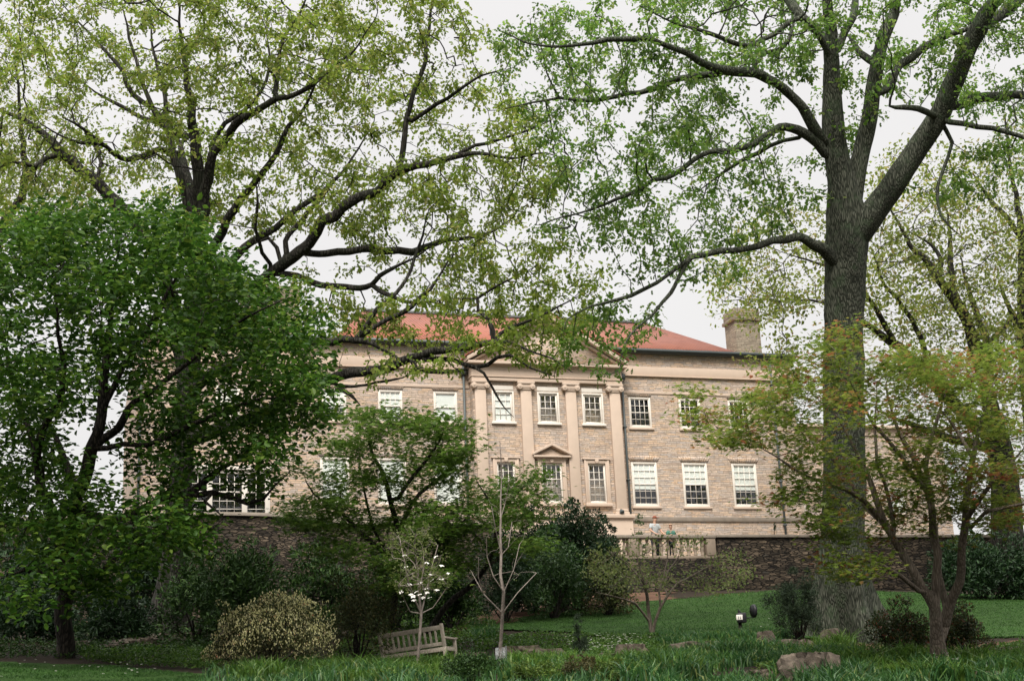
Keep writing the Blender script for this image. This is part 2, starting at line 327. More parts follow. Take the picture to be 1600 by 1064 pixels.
def window(x, z0, z1, wd, y, cols, rows, split, fr=.085, blind=0, sill=True, label=None, dep=.12):
    """sash window: opening x+-wd/2, z0..z1 in a wall face at y"""
    h = wd/2; f = MB(); yy = y+.006; yb = y+dep
    f.box(x-h+.002, x-h+fr, yy, yb, z0+.002, z1-.002); f.box(x+h-fr, x+h-.002, yy, yb, z0+.002, z1-.002)
    f.box(x-h+fr, x+h-fr, yy, yb, z1-fr, z1-.002); f.box(x-h+fr, x+h-fr, yy, yb, z0+.002, z0+fr)
    fo = f.build('window', m_white, mansion, MO, bevel=.008)
    if label: fo['label'] = label
    a, b, c, d = x-h+fr, x+h-fr, z0+fr, z1-fr; s = MB(); zm = c+(d-c)*split; bw = .011
    s.box(a, b, y+.022, y+.062, zm-.022, zm+.022)
    s.box(a+.001, a+.03, y+.024, y+.060, c+.001, d-.001); s.box(b-.03, b-.001, y+.024, y+.060, c+.001, d-.001)
    s.box(a+.03, b-.03, y+.024, y+.060, d-.035, d-.001); s.box(a+.03, b-.03, y+.024, y+.060, c+.001, c+.045)
    for i in range(1, cols):
        q = a+(b-a)*i/cols; s.box(q-bw, q+bw, y+.027, y+.057, c+.045, d-.035)
    for j in range(1, rows):
        q = c+(d-c)*j/rows
        if abs(q-zm) > .06: s.box(a+.03, b-.03, y+.029, y+.055, q-bw, q+bw)
    s.build('sash', m_white, fo)
    g = MB(); g.quad((a, y+.043, c), (b, y+.043, c), (b, y+.043, d), (a, y+.043, d)); g.build('pane', m_glass, fo)
    for ch in fo.children: ch.location = (-MO[0], -MO[1], -MO[2])
    if blind:
        k = MB(); zb = d-(d-c)*blind; n = 14
        for i in range(n):                                                     # gently folded fabric
            x0_, x1_ = a+(b-a)*i/n, a+(b-a)*(i+1)/n; o1, o2 = .003*(i % 2), .003*((i+1) % 2)
            k.quad((x0_, y+.062+o1, zb), (x1_, y+.062+o2, zb), (x1_, y+.062+o2, d), (x0_, y+.062+o1, d))
        ko = k.build('blind', m_blind, fo); ko.location = (-MO[0], -MO[1], -MO[2])
    if sill:
        k = MB(); k.box(x-h-.07, x+h+.07, y-.07, y+.004, z0-.10, z0); ko = k.build('sill', m_trim, fo, bevel=.01); ko.location = (-MO[0], -MO[1], -MO[2])
    return fo
holes = []; spec = []
for s in (1, -1):
    for k, xw in enumerate(WX):
        holes += [(s*xw-.535, s*xw+.535, *UZ), (s*xw-.62, s*xw+.62, *LZ)]
        if s > 0: bu, bl = (0, 0, 0)[k], (.62, .5, .62)[k]
        else: bu, bl = (1, .85, .6)[k], (1, 1, .9)[k]
        spec += [(s*xw, *UZ, 1.07, 0, 4 if s > 0 or k else 1, 4 if s > 0 or k else 2, .5, .085, bu), (s*xw, *LZ, 1.24, 0, 4 if s > 0 else 1, 6 if s > 0 else 2, .5, .09, bl)]
holes += [(-14.4, -13.4, *UZ), (-15.64, -12.15, 11.9, 13.85)]
spec += [(-13.9, *UZ, 1.0, 0, 4, 4, .5, .085, .6)]
w1 = MB(); wall_holes(w1, -17.6, 12.3, 6.5, 18.46, holes, 0)
wall_holes(w1, -17.6, 12.3, 18.9, 19.55, [], 0)
w1.quad((12.3, 0, 6.5), (12.3, 13, 6.5), (12.3, 13, 19.55), (12.3, 0, 19.55)); w1.quad((-17.6, 13, 6.5), (-17.6, 0, 6.5), (-17.6, 0, 19.55), (-17.6, 13, 19.55))
w1.quad((12.3, 13, 6.5), (-17.6, 13, 6.5), (-17.6, 13, 19.55), (12.3, 13, 19.55)); w1.quad((-17.6, 0, 19.55), (12.3, 0, 19.55), (12.3, 13, 19.55), (-17.6, 13, 19.55))
w1.build('wall', m_wall, mansion, MO)
r_ = MB(); r_.box(-17.4, 12.1, 1.6, 1.7, 7, 19.3); r_.build('dark_room_backing', m_room, mansion, MO)  # near-black panel added behind the windows; room darkness is in its colour
f_ = MB(); f_.box(-17.64, -3.46, -.05, .1, 18.46, 18.9); f_.box(3.46, 12.34, -.05, .1, 18.46, 18.9); f_.box(-17.68, -3.46, -.11, .1, 18.43, 18.46); f_.box(3.46, 12.38, -.11, .1, 18.43, 18.46)
f_.box(12.3, 12.36, .1, 13, 18.46, 18.9)
f_.box(-17.66, -3.46, -.03, .1, 17.62, 17.74); f_.box(3.46, 12.33, -.03, .1, 17.62, 17.74)
f_.build('frieze', m_trim, mansion, MO, bevel=.008)
g_ = MB(); g_.box(-17.75, 12.5, -.28, -.02, 19.5, 19.62); g_.box(-17.8, 12.55, -.34, -.28, 19.55, 19.68); g_.box(12.3, 12.55, -.02, 13, 19.5, 19.62); g_.build('gutter', m_gut, mansion, MO)
# hip roof
def roof_slab(name, pts, mat, th=.12, parent=mansion):
    mb = MB()
    for p in pts:
        n = len(p); a = np.array(p, float); V = np.concatenate([a, a-[0, 0, th]]); mb.addv(V, [tuple(range(n)), tuple(range(2*n-1, n-1, -1))]+[(i, i+n, (i+1) % n+n, (i+1) % n) for i in range(n)])
    return mb.build(name, mat, parent, MO)
RZ = 22.85; ry = 5.9
ro = roof_slab('roof', [[(-9.35, -.22, 19.74), (9.35, -.22, 19.74), (7.6, ry, RZ), (-7.0, ry, RZ)], [(9.35, 12, 19.74), (-9.35, 12, 19.74), (-7.0, ry, RZ), (7.6, ry, RZ)], [(9.35, -.22, 19.74), (9.35, 12, 19.74), (7.6, ry, RZ)], [(-9.35, 12, 19.74), (-9.35, -.22, 19.74), (-7.0, ry, RZ)]], m_roof)
k = MB(); k.box(-7.05, 7.65, ry-.12, ry+.12, RZ-.03, RZ+.12); ko = k.build('ridge_cap', m_ridge, ro, bevel=.03); ko.location = (0, 0, -8)
k = MB(); k.tube([(-2.6, ry-.3, RZ), (-2.62, ry-.3, RZ+1.6)], .012, 5); ko = k.build('lightning_rod', m_ridge, ro); ko.location = (0, 0, -8)
for px_ in (-2.0, 2.2):
    k = MB(); k.tube([(px_, 1.2, 20.3), (px_, 1.2, 20.85)], .06, 8); ko = k.build('vent_pipe', m_gut, ro); ko.location = (0, 0, -8)
for s in (1, -1):
    x0, x1 = (11.2, 12.75) if s > 0 else (-12.95, -10.3)
    k = MB(); k.box(x0+.1, x1-.1, 3.4, 4.6, 19.3, 22.45); k.box(x0, x1, 3.3, 4.7, 22.45, 22.62); k.box(x0+.07, x1-.07, 3.37, 4.63, 22.62, 23.1)
    k.build('chimney', m_chim, mansion, MO, bevel=.02)
for args in spec: window(*args)
# flat arches of thin stone over the openings
for s in (1, -1):
    for xw in WX:
        for (zt, hw) in ((UZ[1], .55), (LZ[1], .66)):
            k = MB(); n = 13
            for i in range(n):
                a0 = -hw+2*hw*i/n+.008; a1 = -hw+2*hw*(i+1)/n-.008; sp_ = 1.22
                k.prism([(s*xw+a0, zt+.02), (s*xw+a1, zt+.02), (s*xw+a1*sp_, zt+.27+.02*math.sin(i*5)), (s*xw+a0*sp_, zt+.27+.02*math.sin(i*5))], -.018, .02)
            k.build('flat_arch', m_wall, mansion, MO)
# three part window at the left end
k = MB()
for xa, xb in ((-15.64, -15.45), (-14.72, -14.5), (-13.3, -13.08), (-12.35, -12.15)): k.box(xa, xb, -.03, .12, 11.9, 13.85)
k.box(-15.45, -14.72, -.025, .12, 13.7, 13.85); k.box(-14.5, -13.3, -.025, .12, 13.7, 13.85); k.box(-13.08, -12.35, -.025, .12, 13.7, 13.85)
k.box(-15.75, -12.05, -.12, .02, 13.86, 14.05)
to = k.build('tripartite_window', m_white, mansion, MO, bevel=.01)
k = MB(); g = MB()
for xa, xb, nc in ((-15.45, -14.72, 2), (-14.5, -13.3, 4), (-13.08, -12.35, 2)):
    k.box(xa, xb, .05, .09, 12.92, 12.98)
    for i in range(1, nc): q = xa+(xb-xa)*i/nc; k.box(q-.012, q+.012, .055, .085, 11.9, 13.7)
    for q in (12.25, 12.58, 13.3): k.box(xa, xb, .057, .083, q-.012, q+.012)
    g.quad((xa, .07, 11.9), (xb, .07, 11.9), (xb, .07, 13.7), (xa, .07, 13.7))
for nm, mb, mm in (('sash', k, m_white), ('pane', g, m_glass)):
    o = mb.build(nm, mm, to); o.location = (0, 0, -8)
# central bay: pilasters, entablature, pediment
PD = 2.08; BX = 1.5*PD+.32
ch = [(-PD, 15.94+.1, 17.36, .86, 3, 4), (0, 15.94+.1, 17.36, .86, 3, 4), (PD, 15.94+.1, 17.36, .86, 3, 4)]
cl_ = [(-PD, 12.5, 14.25, .82, 3, 5), (0, 12.5, 14.25, .95, 4, 5), (PD, 12.5, 14.25, .82, 3, 5)]
bay = MB(); wall_holes(bay, -BX, BX, 11.97, 17.85, [(x-wd/2, x+wd/2, z0, z1) for x, z0, z1, wd, _, _ in ch+cl_], -.5)
bay.quad((-BX, 0, 11.97), (-BX, -.5, 11.97), (-BX, -.5, 17.85), (-BX, 0, 17.85)); bay.quad((BX, -.5, 11.97), (BX, 0, 11.97), (BX, 0, 17.85), (BX, -.5, 17.85))
bay.build('bay_wall', m_wall, mansion, MO)
k = MB(); k.box(-BX-.12, BX+.12, -.72, 0, 7, 11.8); k.box(-BX-.2, BX+.2, -.82, 0, 11.8, 11.97); k.build('plinth', m_trim, mansion, MO, bevel=.015)
for i, (x, z0, z1, wd, c, r) in enumerate(ch):
    window(x, z0, z1, wd, -.5, c, r, .5, .05, (1, 0, 0)[i], False)
    k = MB(); t = .075; a, b = x-wd/2, x+wd/2
    k.box(a-t, a, -.54, -.5, z0, z1+t); k.box(b, b+t, -.54, -.5, z0, z1+t); k.box(a, b, -.54, -.5, z1, z1+t); k.box(a-.13, b+.13, -.6, -.5, z0-.1, z0)
    k.box(a-.06, b+.06, -.52, -.5, z1+t+.04, z1+t+.24)
    k.build('window_surround', m_white, mansion, MO, bevel=.01)
for i, (x, z0, z1, wd, c, r) in enumerate(cl_):
    window(x, z0, z1, wd, -.5, c, r, .6, .05, 0, False)
    k = MB(); t = .15; a, b = x-wd/2, x+wd/2
    k.box(a-t, a, -.57, -.5, z0-.02, z1+t); k.box(b, b+t, -.57, -.5, z0-.02, z1+t); k.box(a, b, -.57, -.5, z1, z1+t)
    k.box(a-t-.02, a-.09, -.59, -.5, z0-.02, z1+t+.02); k.box(b+.09, b+t+.02, -.59, -.5, z0-.02, z1+t+.02)
    k.box(a-.2, b+.2, -.66, -.5, z0-.16, z0-.02)
    k.prism([(x-.06, z1+.0), (x+.06, z1+.0), (x+.09, z1+.17), (x-.09, z1+.17)], -.63, -.5)
    if i == 1:
        k.box(x-.86, x+.86, -.74, -.5, 14.47, 14.55); k.box(x-.74, x+.74, -.6, -.5, 14.40, 14.47)
        k.prism([(x-.66, 14.55), (x+.66, 14.55), (x, 14.86)], -.56, -.5)
        for s in (1, -1):
            pts = [(x+s*.90, 14.55), (x+s*.90, 14.66), (x, 15.10), (x, 14.98)]
            k.prism(pts if s < 0 else pts[::-1], -.76, -.5)
        k.box(a-.2, a-.02, -.62, -.5, 12.02, z0-.16); k.box(b+.02, b+.2, -.62, -.5, 12.02, z0-.16); k.box(a-.02, b+.02, -.54, -.5, 12.02, z0-.16)
    else: k.box(a-.24, b+.24, -.62, -.5, z1+.17, z1+.23)
    k.build('window_surround', m_trim, mansion, MO, bevel=.008)
for i in range(4):
    x = (i-1.5)*PD
    po = MB().box(x-.245, x+.245, -.64, -.5, 12.22, 17.48).build('pilaster', m_trim, mansion, MO, bevel=.012)
    k = MB(); k.box(x-.32, x+.32, -.70, -.5, 11.97, 12.09); k.box(x-.28, x+.28, -.67, -.5, 12.09, 12.22); ko = k.build('pilaster_base', m_trim, po, bevel=.02); ko.location = (0, 0, -8)
    k = MB(); k.box(x-.27, x+.27, -.68, -.5, 17.48, 17.55); k.box(x-.39, x+.39, -.74, -.5, 17.74, 17.85); k.box(x-.3, x+.3, -.70, -.5, 17.55, 17.74)
    for s in (1, -1): k.tube([(x+s*.29, -.74, 17.62), (x+s*.29, -.5, 17.62)], .125, 14); k.tube([(x+s*.29, -.755, 17.62), (x+s*.29, -.74, 17.62)], .05, 10)
    ko = k.build('capital', m_trim, po, bevel=.008); ko.location = (0, 0, -8)
k = MB(); k.box(-BX-.06, BX+.06, -.66, .1, 17.853, 18.02); k.box(-BX-.1, BX+.1, -.70, .1, 18.02, 18.06); k.box(-BX-.06, BX+.06, -.66, .1, 18.06, 18.5)
k.box(-BX-.14, BX+.14, -.74, .1, 18.5, 18.56); k.box(-BX-.26, BX+.26, -.92, .1, 18.56, 18.68); k.build('entablature', m_trim, mansion, MO, bevel=.012)
PA = 21.0; px0 = BX+.3
po = MB().prism([(-px0+.2, 18.68), (px0-.2, 18.68), (0, PA-.24)], -.6, .1).build('pediment', m_wall, mansion, MO)
k = MB()
for s in (1, -1):
    pts = [(s*px0, 18.68), (s*px0, 18.86), (0, PA+.04), (0, PA-.18)]; k.prism(pts if s < 0 else pts[::-1], -.94, .2)
    pts = [(s*(px0-.3), 18.68), (s*(px0-.25), 18.74), (0, PA-.2), (0, PA-.36)]; k.prism(pts if s < 0 else pts[::-1], -.74, -.5)
ko = k.build('raking_cornice', m_trim, po, bevel=.01); ko.location = (0, 0, -8)
roof_slab('pediment_roof', [[(-px0-.05, -.96, 18.93), (0, -.96, PA+.14), (0, 3.2, PA+.14), (-px0-.05, 1.2, 18.93)], [(0, -.96, PA+.14), (px0+.05, -.96, 18.93), (px0+.05, 1.2, 18.93), (0, 3.2, PA+.14)]], m_roof, .08)
for a, b in ((BX+.21, 12.36), (-17.66, -BX-.21)): MB().box(a, b, -.06, .02, 11.78, 11.99).build('water_table', m_cap, mansion, MO, bevel=.012)
for x in (3.71, -3.71, -17.45, 11.2):
    k = MB(); k.tube([(x, -.09, 19.5), (x, -.09, 9.5)], .055, 8)
    for z in (18.2, 16, 13.6, 11.6): k.box(x-.075, x+.075, -.16, -.002, z, z+.06)
    if abs(x) < 5: k.box(x-.13, x+.13, -.2, -.002, 18.2, 18.48)
    k.build('downspout', m_gut, mansion, MO)
k = MB(); k.box(2.95, 3.12, -.86, -.72, 12.0, 12.14); k.tube([(3.03, -.9, 12.08), (3.03, -.72, 12.16)], .06, 8); k.build('wall_light', m_gut, mansion, MO)
# low wing to the right
k = MB(); wh = [(15.6, 16.5, 12.7, 14.0), (18.6, 19.5, 12.7, 14.0), (13.2, 14.0, 12.7, 14.0)]; wall_holes(k, 12.3, 22, 6.5, 16.6, wh, 3)
k.quad((22, 3, 6.5), (22, 12, 6.5), (22, 12, 17.0), (22, 3, 17.0)); k.quad((12.3, 3, 17), (22, 3, 17), (22, 12, 17), (12.3, 12, 17)); k.quad((22, 12, 6.5), (12.3, 12, 6.5), (12.3, 12, 17), (22, 12, 17))
k.build('wing_wall', m_wall, mansion, MO)
k = MB(); k.box(12.36, 22.06, 2.94, 3.1, 16.6, 16.95); k.box(12.6, 22.2, 2.75, 3.1, 16.95, 17.1); k.build('wing_cornice', m_trim, mansion, MO, bevel=.01)
for a, b, c, d in wh: window((a+b)/2, c, d, b-a, 3, 3, 4, .5, .08, 1)
# ------------------------------------------------------------------ terraces and their walls
tag(MB().box(1.2, 24, -4.9, -.0, 9.2, 9.42).build('terrace', m_cap), kind='structure')
tw = empty('terrace_wall', (8, -5, 7.5), 'long weathered fieldstone terrace wall behind the far lawn, dark stained near its foot', 'wall')
o_ = (8, -5, 7.5)
MB().box(5.45, 23, -5.2, -4.8, 6.2, 10.26).build('stonework', m_dark_wall, tw, o_); MB().box(5.4, 23.1, -5.28, -4.72, 10.26, 10.38).build('coping', m_cap, tw, o_, bevel=.015)
bl = empty('balustrade', (3, -5, 9.4), 'low stone balustrade with turned balusters in front of the two people', 'balustrade'); o_ = (3, -5, 9.4)
MB().box(-3, 5.43, -5.2, -4.8, 6.2, 9.42).build('base_wall', m_dark_wall, bl, o_)
MB().box(-3, 5.38, -5.14, -4.86, 9.42, 9.54).build('bottom_rail', m_bal, bl, o_, bevel=.01); MB().box(-3, 5.38, -5.2, -4.8, 10.24, 10.38).build('hand_rail', m_cap, bl, o_, bevel=.02)
for x in (-2.8, .2, 1.75, 5.15): MB().box(x-.2, x+.2, -5.17, -4.83, 9.54, 10.24).build('pier', m_bal, bl, o_, bevel=.01)
bx = [1.75+.2+(3.0)*(i+.5)/10 for i in range(10)] + [.4+1.15*(i+.5)/4 for i in range(4)] + [-2.6+2.6*(i+.5)/9 for i in range(9)]
for x in bx: MB().lathe([(.075, 0), (.075, .06), (.05, .08), (.09, .22), (.095, .28), (.05, .48), (.042, .55), (.07, .6), (.075, .64), (.075, .70)], 10, (x, -5, 9.54)).build('baluster', m_bal, bl, o_, smooth=True)
# curved retaining wall on the left
rw = empty('retaining_wall', (-13, -4, 8), 'curved dark stone retaining wall with a coping under the tripartite window', 'wall')
cv = np.array([(-24, -2.0), (-20, -3.4), (-17, -4.0), (-14, -4.1), (-12, -3.7), (-10.3, -2.7), (-8.5, -2.2), (-6, -2.1), (-3.1, -2.1)]); tt = np.linspace(0, len(cv)-1, 60)
def cr_interp(P, t):
    P = np.asarray(P, float); n = len(P); o = []
    for x in t:
        i = min(int(x), n-2); f = x-i; p0, p1, p2, p3 = P[max(i-1, 0)], P[i], P[i+1], P[min(i+2, n-1)]
        o.append(.5*((2*p1)+(-p0+p2)*f+(2*p0-5*p1+4*p2-p3)*f*f+(-p0+3*p1-3*p2+p3)*f**3))
    return np.array(o)
cc = cr_interp(cv, tt); tn = np.gradient(cc, axis=0); tn /= np.linalg.norm(tn, axis=1)[:, None]; nn = np.stack([tn[:, 1], -tn[:, 0]], 1)
def strip_wall(nm, z0, z1, th, mat, par, org):
    A = cc+nn*th; B = cc-nn*th; n = len(cc); V = np.concatenate([np.column_stack([A, np.full(n, z0)]), np.column_stack([A, np.full(n, z1)]), np.column_stack([B, np.full(n, z1)]), np.column_stack([B, np.full(n, z0)])])
    i = np.arange(n-1); F = [np.stack([i+a*n, i+1+a*n, i+1+b*n, i+b*n], 1) for a, b in ((0, 1), (1, 2), (2, 3))]
    return mesh_np(nm, V, F, mat, par, org)
strip_wall('stonework', 6, 11.22, .25, m_dark_wall, rw, (-13, -4, 8)); strip_wall('coping', 11.22, 11.35, .33, m_cap, rw, (-13, -4, 8))
# ------------------------------------------------------------------ leaves, blades, branches
def leaves(P, D, Nn, Ln, Wd, kind='oval'):
    """P base (n,3), D direction, Nn normal, lengths, widths -> verts, face arrays"""
    n = len(P); D = D/(np.linalg.norm(D, axis=1)[:, None]+1e-9); S = np.cross(D, Nn); S /= np.linalg.norm(S, axis=1)[:, None]+1e-9
    N = np.cross(S, D); Ln = np.broadcast_to(Ln, n)[:, None]; Wd = np.broadcast_to(Wd, n)[:, None]
    if kind == 'diamond':
        m = P+D*Ln*.5+N*Ln*.10; V = np.stack([P, m+S*Wd*.5, P+D*Ln, m-S*Wd*.5], 1); k = 4; T = [(0, 1, 2), (0, 2, 3)]
    elif kind == 'oval':
        V = np.stack([P, P+D*Ln*.3+S*Wd*.45+N*Wd*.14, P+D*Ln*.68+S*Wd*.42+N*Wd*.12, P+D*Ln*1.0-N*Ln*.12, P+D*Ln*.68-S*Wd*.42+N*Wd*.12, P+D*Ln*.3-S*Wd*.45+N*Wd*.14], 1); k = 6; T = [(0, 1, 2, 3), (0, 3, 4, 5)]
    elif kind == 'palm':                               # five narrow lobes
        vs_ = [P]
        for a in (-1.15, -.6, 0, .6, 1.15):
            d = D*math.cos(a)+S*math.sin(a); t = np.cross(N, d); l = Ln*(1-.28*abs(a)); vs_ += [P+d*l*.45+t*Wd*.13, P+d*l-N*l*.12, P+d*l*.45-t*Wd*.13]
        V = np.stack(vs_, 1); k = 16; T = [(0, 1+3*j, 2+3*j, 3+3*j) for j in range(5)]
    elif kind == 'lobed':                              # oak leaf: a waist between two lobes
        V = np.stack([P, P+D*Ln*.35+S*Wd*.5, P+D*Ln*.5+S*Wd*.18+N*Wd*.1, P+D*Ln*.72+S*Wd*.45, P+D*Ln-N*Ln*.1, P+D*Ln*.72-S*Wd*.45, P+D*Ln*.5-S*Wd*.18+N*Wd*.1, P+D*Ln*.35-S*Wd*.5], 1); k = 8; T = [(0, 1, 2, 6), (0, 6, 7), (2, 3, 4), (2, 4, 6), (6, 4, 5)]
        T = [(0, 1, 2), (0, 2, 6), (0, 6, 7), (2, 3, 4), (2, 4, 6), (6, 4, 5)]
    b = (np.arange(n)*k)[:, None]; F = {}
    for t in T: F.setdefault(len(t), []).append(b+np.array(t)[None])
    return V.reshape(-1, 3), [np.concatenate(f) for f in F.values()]
def rdir(n):
    v = rng.normal(size=(n, 3)); return v/np.linalg.norm(v, axis=1)[:, None]
def blades(P, H, Wd, lean=.4, droop=.3):
    n = len(P); a = rng.uniform(0, 2*math.pi, n); d = np.stack([np.cos(a), np.sin(a), np.zeros(n)], 1); s = np.stack([-np.sin(a), np.cos(a), np.zeros(n)], 1)
    ph = rng.uniform(0, math.pi, n); s = s*np.cos(ph)[:, None]+d*np.sin(ph)[:, None]
    H = np.broadcast_to(H, n)[:, None]; Wd = np.broadcast_to(Wd, n)[:, None]; l = np.abs(rng.normal(0, lean, n))[:, None]; z = np.array([0, 0, 1.])
    p1 = P+z*H*.55+d*H*l*.35; dr = rng.uniform(0, droop, n)[:, None]; p2 = P+z*H*(.95-dr)+d*H*(l+dr)
    V = np.stack([P-s*Wd*.5, P+s*Wd*.5, p1+s*Wd*.45, p1-s*Wd*.45, p2], 1); b = (np.arange(n)*5)[:, None]
    return V.reshape(-1, 3), [b+np.array([0, 1, 2, 3])[None], b+np.array([3, 2, 4])[None]]
class Tree:
    def __init__(s, d0): s.P = []; s.R = []; s.par = []; s.D = []; s.px = []; s.d0 = d0
    def addn(s, p, r, par, d): s.P.append(p); s.R.append(r); s.par.append(par); s.D.append(d); return len(s.P)-1
    def limb(s, pts, dd=0., step=.35, wob=.25, dstart=None, rs=1.):
        pts = np.array(pts, float); pts[:, 2] *= rs
        if not s.P: par = -1; d_s = s.d0 if dstart is None else dstart
        else:
            Q = np.array(s.px); par = int(np.argmin(((Q-pts[0, :2])**2).sum(1))); d_s = s.D[par]
            if ((Q[par]-pts[0, :2])**2).sum() > 9: pts = np.vstack([[Q[par][0], Q[par][1], min(s.R[par]*FPX/d_s, pts[0, 2]*1.1)], pts])
        seg = np.hypot(*np.diff(pts[:, :2], axis=0).T); arc = np.concatenate([[0], np.cumsum(seg)]); n = max(2, int(arc[-1]/FPX*s.d0/step))
        u = np.interp(np.linspace(0, arc[-1], n+1), arc, np.arange(len(pts))); q = cr_interp(pts, u); fr = np.linspace(0, 1, n+1); q[:, 2] *= np.interp(fr, [0, .7, 1], [1, 1, .45]); ph = rng.uniform(0, 6)
        k0 = 0 if par < 0 else 1
        for i in range(k0, n+1):
            d = d_s+dd*fr[i]+wob*math.sin(ph+fr[i]*5)*min(1, fr[i]*3)*(1 if par >= 0 else 0); r = max(q[i, 2], .8)*d/FPX
            pw = U(q[i, 0], q[i, 1], d)+(rng.normal(0, .14*r+.010, 3) if 0 < i < n and r < .2 else 0); par = s.addn(pw, r, par, d); s.px.append(q[i, :2])
    def grow(s, A, step=.4, kill=.5, iters=60, jit=.25, maxch=3, up=0.):
        P = np.array(s.P); par = list(s.par); N0 = len(P); cnt = np.zeros(len(P)+60000, int); A = np.asarray(A)
        s.n_auth = N0; near = np.empty(len(A), int); dist = np.full(len(A), 1e9)
        def upd(new, base):
            for a in range(0, len(new), 400):
                d = np.linalg.norm(A[:, None]-new[None, a:a+400], axis=2); j = d.argmin(1); m = d[np.arange(len(A)), j]; b = m < dist
                dist[b] = m[b]; near[b] = j[b]+base+a
        upd(P, 0)
        for it in range(iters):
            k = dist > kill; A = A[k]; near = near[k]; dist = dist[k]
            if len(A) < 3: break
            dr = (A-P[near])/dist[:, None]; acc = np.zeros((len(P), 3)); np.add.at(acc, near, dr)
            ids = np.unique(near); ids = ids[cnt[ids] < maxch]
            if not len(ids): break
            v = acc[ids]; v /= np.linalg.norm(v, axis=1)[:, None]+1e-9; v += rng.normal(0, jit, v.shape); v[:, 2] += up; v /= np.linalg.norm(v, axis=1)[:, None]+1e-9
            new = P[ids]+v*step; cnt[ids] += 1; par += list(ids); base = len(P); P = np.vstack([P, new]); upd(new, base)
            if len(P) > 50000: break
        s.PP = P; s.parr = np.array(par); return s
    def radii(s, tip=.008, ex=.48, cap=.7):
        n = len(s.PP); t = np.zeros(n); ch = np.zeros(n, int)
        for i in range(n):
            if s.parr[i] >= 0: ch[s.parr[i]] += 1
        t[ch == 0] = 1
        for i in range(n-1, -1, -1):
            if s.parr[i] >= 0: t[s.parr[i]] += t[i]
        r = tip*np.maximum(t, 1)**ex; na = s.n_auth; r[:na] = np.array(s.R)
        for i in range(na, n): r[i] = min(r[i], r[s.parr[i]]*cap if s.parr[i] < na else r[s.parr[i]])
        s.r = r; s.tips = t; s.ch = ch; return s
    def mesh(s, name, mat, parent, origin, rough=0.0, flare=None):
        n = len(s.PP); main = np.full(n, -1); kids = [[] for _ in range(n)]
        for i in range(n):
            if s.parr[i] >= 0: kids[s.parr[i]].append(i)
        VV = []; F4 = []; base = 0
        starts = [0]; seen_start = []
        st = [(-1, 0)]
        while st:
            p, i = st.pop(); chain = [i] if p < 0 else [p, i]
            while kids[i]:
                ks = kids[i]; j = max(ks, key=lambda q: s.r[q]+(1 if q < s.n_auth and q == i+1 else 0)); st += [(i, q) for q in ks if q != j]; i = j; chain.append(i)
            P = s.PP[chain]; R = s.r[chain].copy()
            if p >= 0: R[0] = min(R[0], R[1]*1.25)
            rm = R.max()
            if len(P) < 3: P = np.vstack([P[:1], (P[:1]+P[1:2])/2, P[1:]]); R = np.array([R[0], (R[0]+R[-1])/2, R[-1]])
            nn = 28 if rm > .4 else 16 if rm > .25 else 10 if rm > .1 else 6 if rm > .04 else 4 if rm > .018 else 3
            if rm > .1:                                                   # resample thick limbs and add lumps
                m = len(P); u = np.linspace(0, m-1, (m-1)*2+1); P = cr_interp(P, u); R = np.interp(u, np.arange(m), R)
            R[-1] *= .4
            V, F = tube_vf(P, R, nn)
            if rough and rm > .05:
                Vr = V.reshape(len(P), nn, 3)
                for a in range(len(P)):
                    for b in range(nn):
                        v = Vr[a, b]; q = mnoise.fractal(Vector((v[0]*2.2, v[1]*2.2, v[2]*.9)), 1, 2, 3); Vr[a, b] = P[a]+(v-P[a])*(1+rough*q)
                if flare and p < 0:
                    h, amp, lob = flare
                    for a in range(len(P)):
                        t = max(0, 1-(P[a][2]-P[0][2])/h)**2
                        for b in range(nn):
                            an = 2*math.pi*b/nn; k_ = 1+amp*t*(.36+.55*math.sin(lob*an+1.3)+.35*math.sin((lob+3)*an+.5)); d = Vr[a, b]-P[a]; Vr[a, b] = P[a]+d*k_
                V = Vr.reshape(-1, 3)
            VV.append(V); F4.append(F+base); base += len(V)
        return mesh_np(name, np.concatenate(VV), [np.concatenate(F4)], mat, parent, origin, smooth=True)
    def foliage(s, name, mat, parent, origin, per=10, spread=.28, L=.13, W=.06, kind='lobed', droop=.3, maxt=3, zs=.75, flatn=0., clear=None):
        idx = np.nonzero((s.tips <= maxt) & (np.arange(len(s.PP)) >= s.n_auth))[0]; k = idx
        if clear:                                             # bare wood along the thick limbs
            T = s.PP[:s.n_auth][np.array(s.R) > clear[0]]; dm = np.full(len(idx), 1e9)
            for a in range(0, len(T), 300): dm = np.minimum(dm, np.linalg.norm(s.PP[idx][:, None]-T[None, a:a+300], axis=2).min(1))
            idx = idx[dm > clear[1]]
        cl = np.exp(rng.normal(0, .5, len(idx))); k = np.repeat(idx, rng.poisson(per*cl/1.13))
        n = len(k); off = rng.normal(0, spread, (n, 3)); off[:, 2] *= zs; P = s.PP[k]+off; D = rdir(n)*.8+off/(spread+1e-6)*.35; D[:, 2] -= droop
        N = rdir(n); N[:, 2] = np.abs(N[:, 2])+.35+flatn
        if flatn: D[:, 2] *= .35
        sz = rng.uniform(.6, 1.25, n); V, F = leaves(P, D, N, L*sz, W*sz, kind)
        return mesh_np(name, V, F, mat, parent, origin)
def ell(cx, cy, rx, ry, d0, d1, n):
    a = rng.uniform(0, 2*math.pi, n); r = np.sqrt(rng.uniform(0, 1, n)); return U(cx+rx*r*np.cos(a), cy+ry*r*np.sin(a), rng.uniform(d0, d1, n))
def crown(lst, dens=1., thr=-.08, sc_=.55):       # attraction points, thinned into clumps and gaps
    A = np.concatenate([ell(*e[:6], int(e[6]*dens*1.9)) for e in lst])
    return A[np.array([mnoise.fractal(Vector(a)*sc_, 1, 2, 2) > thr for a in A])]
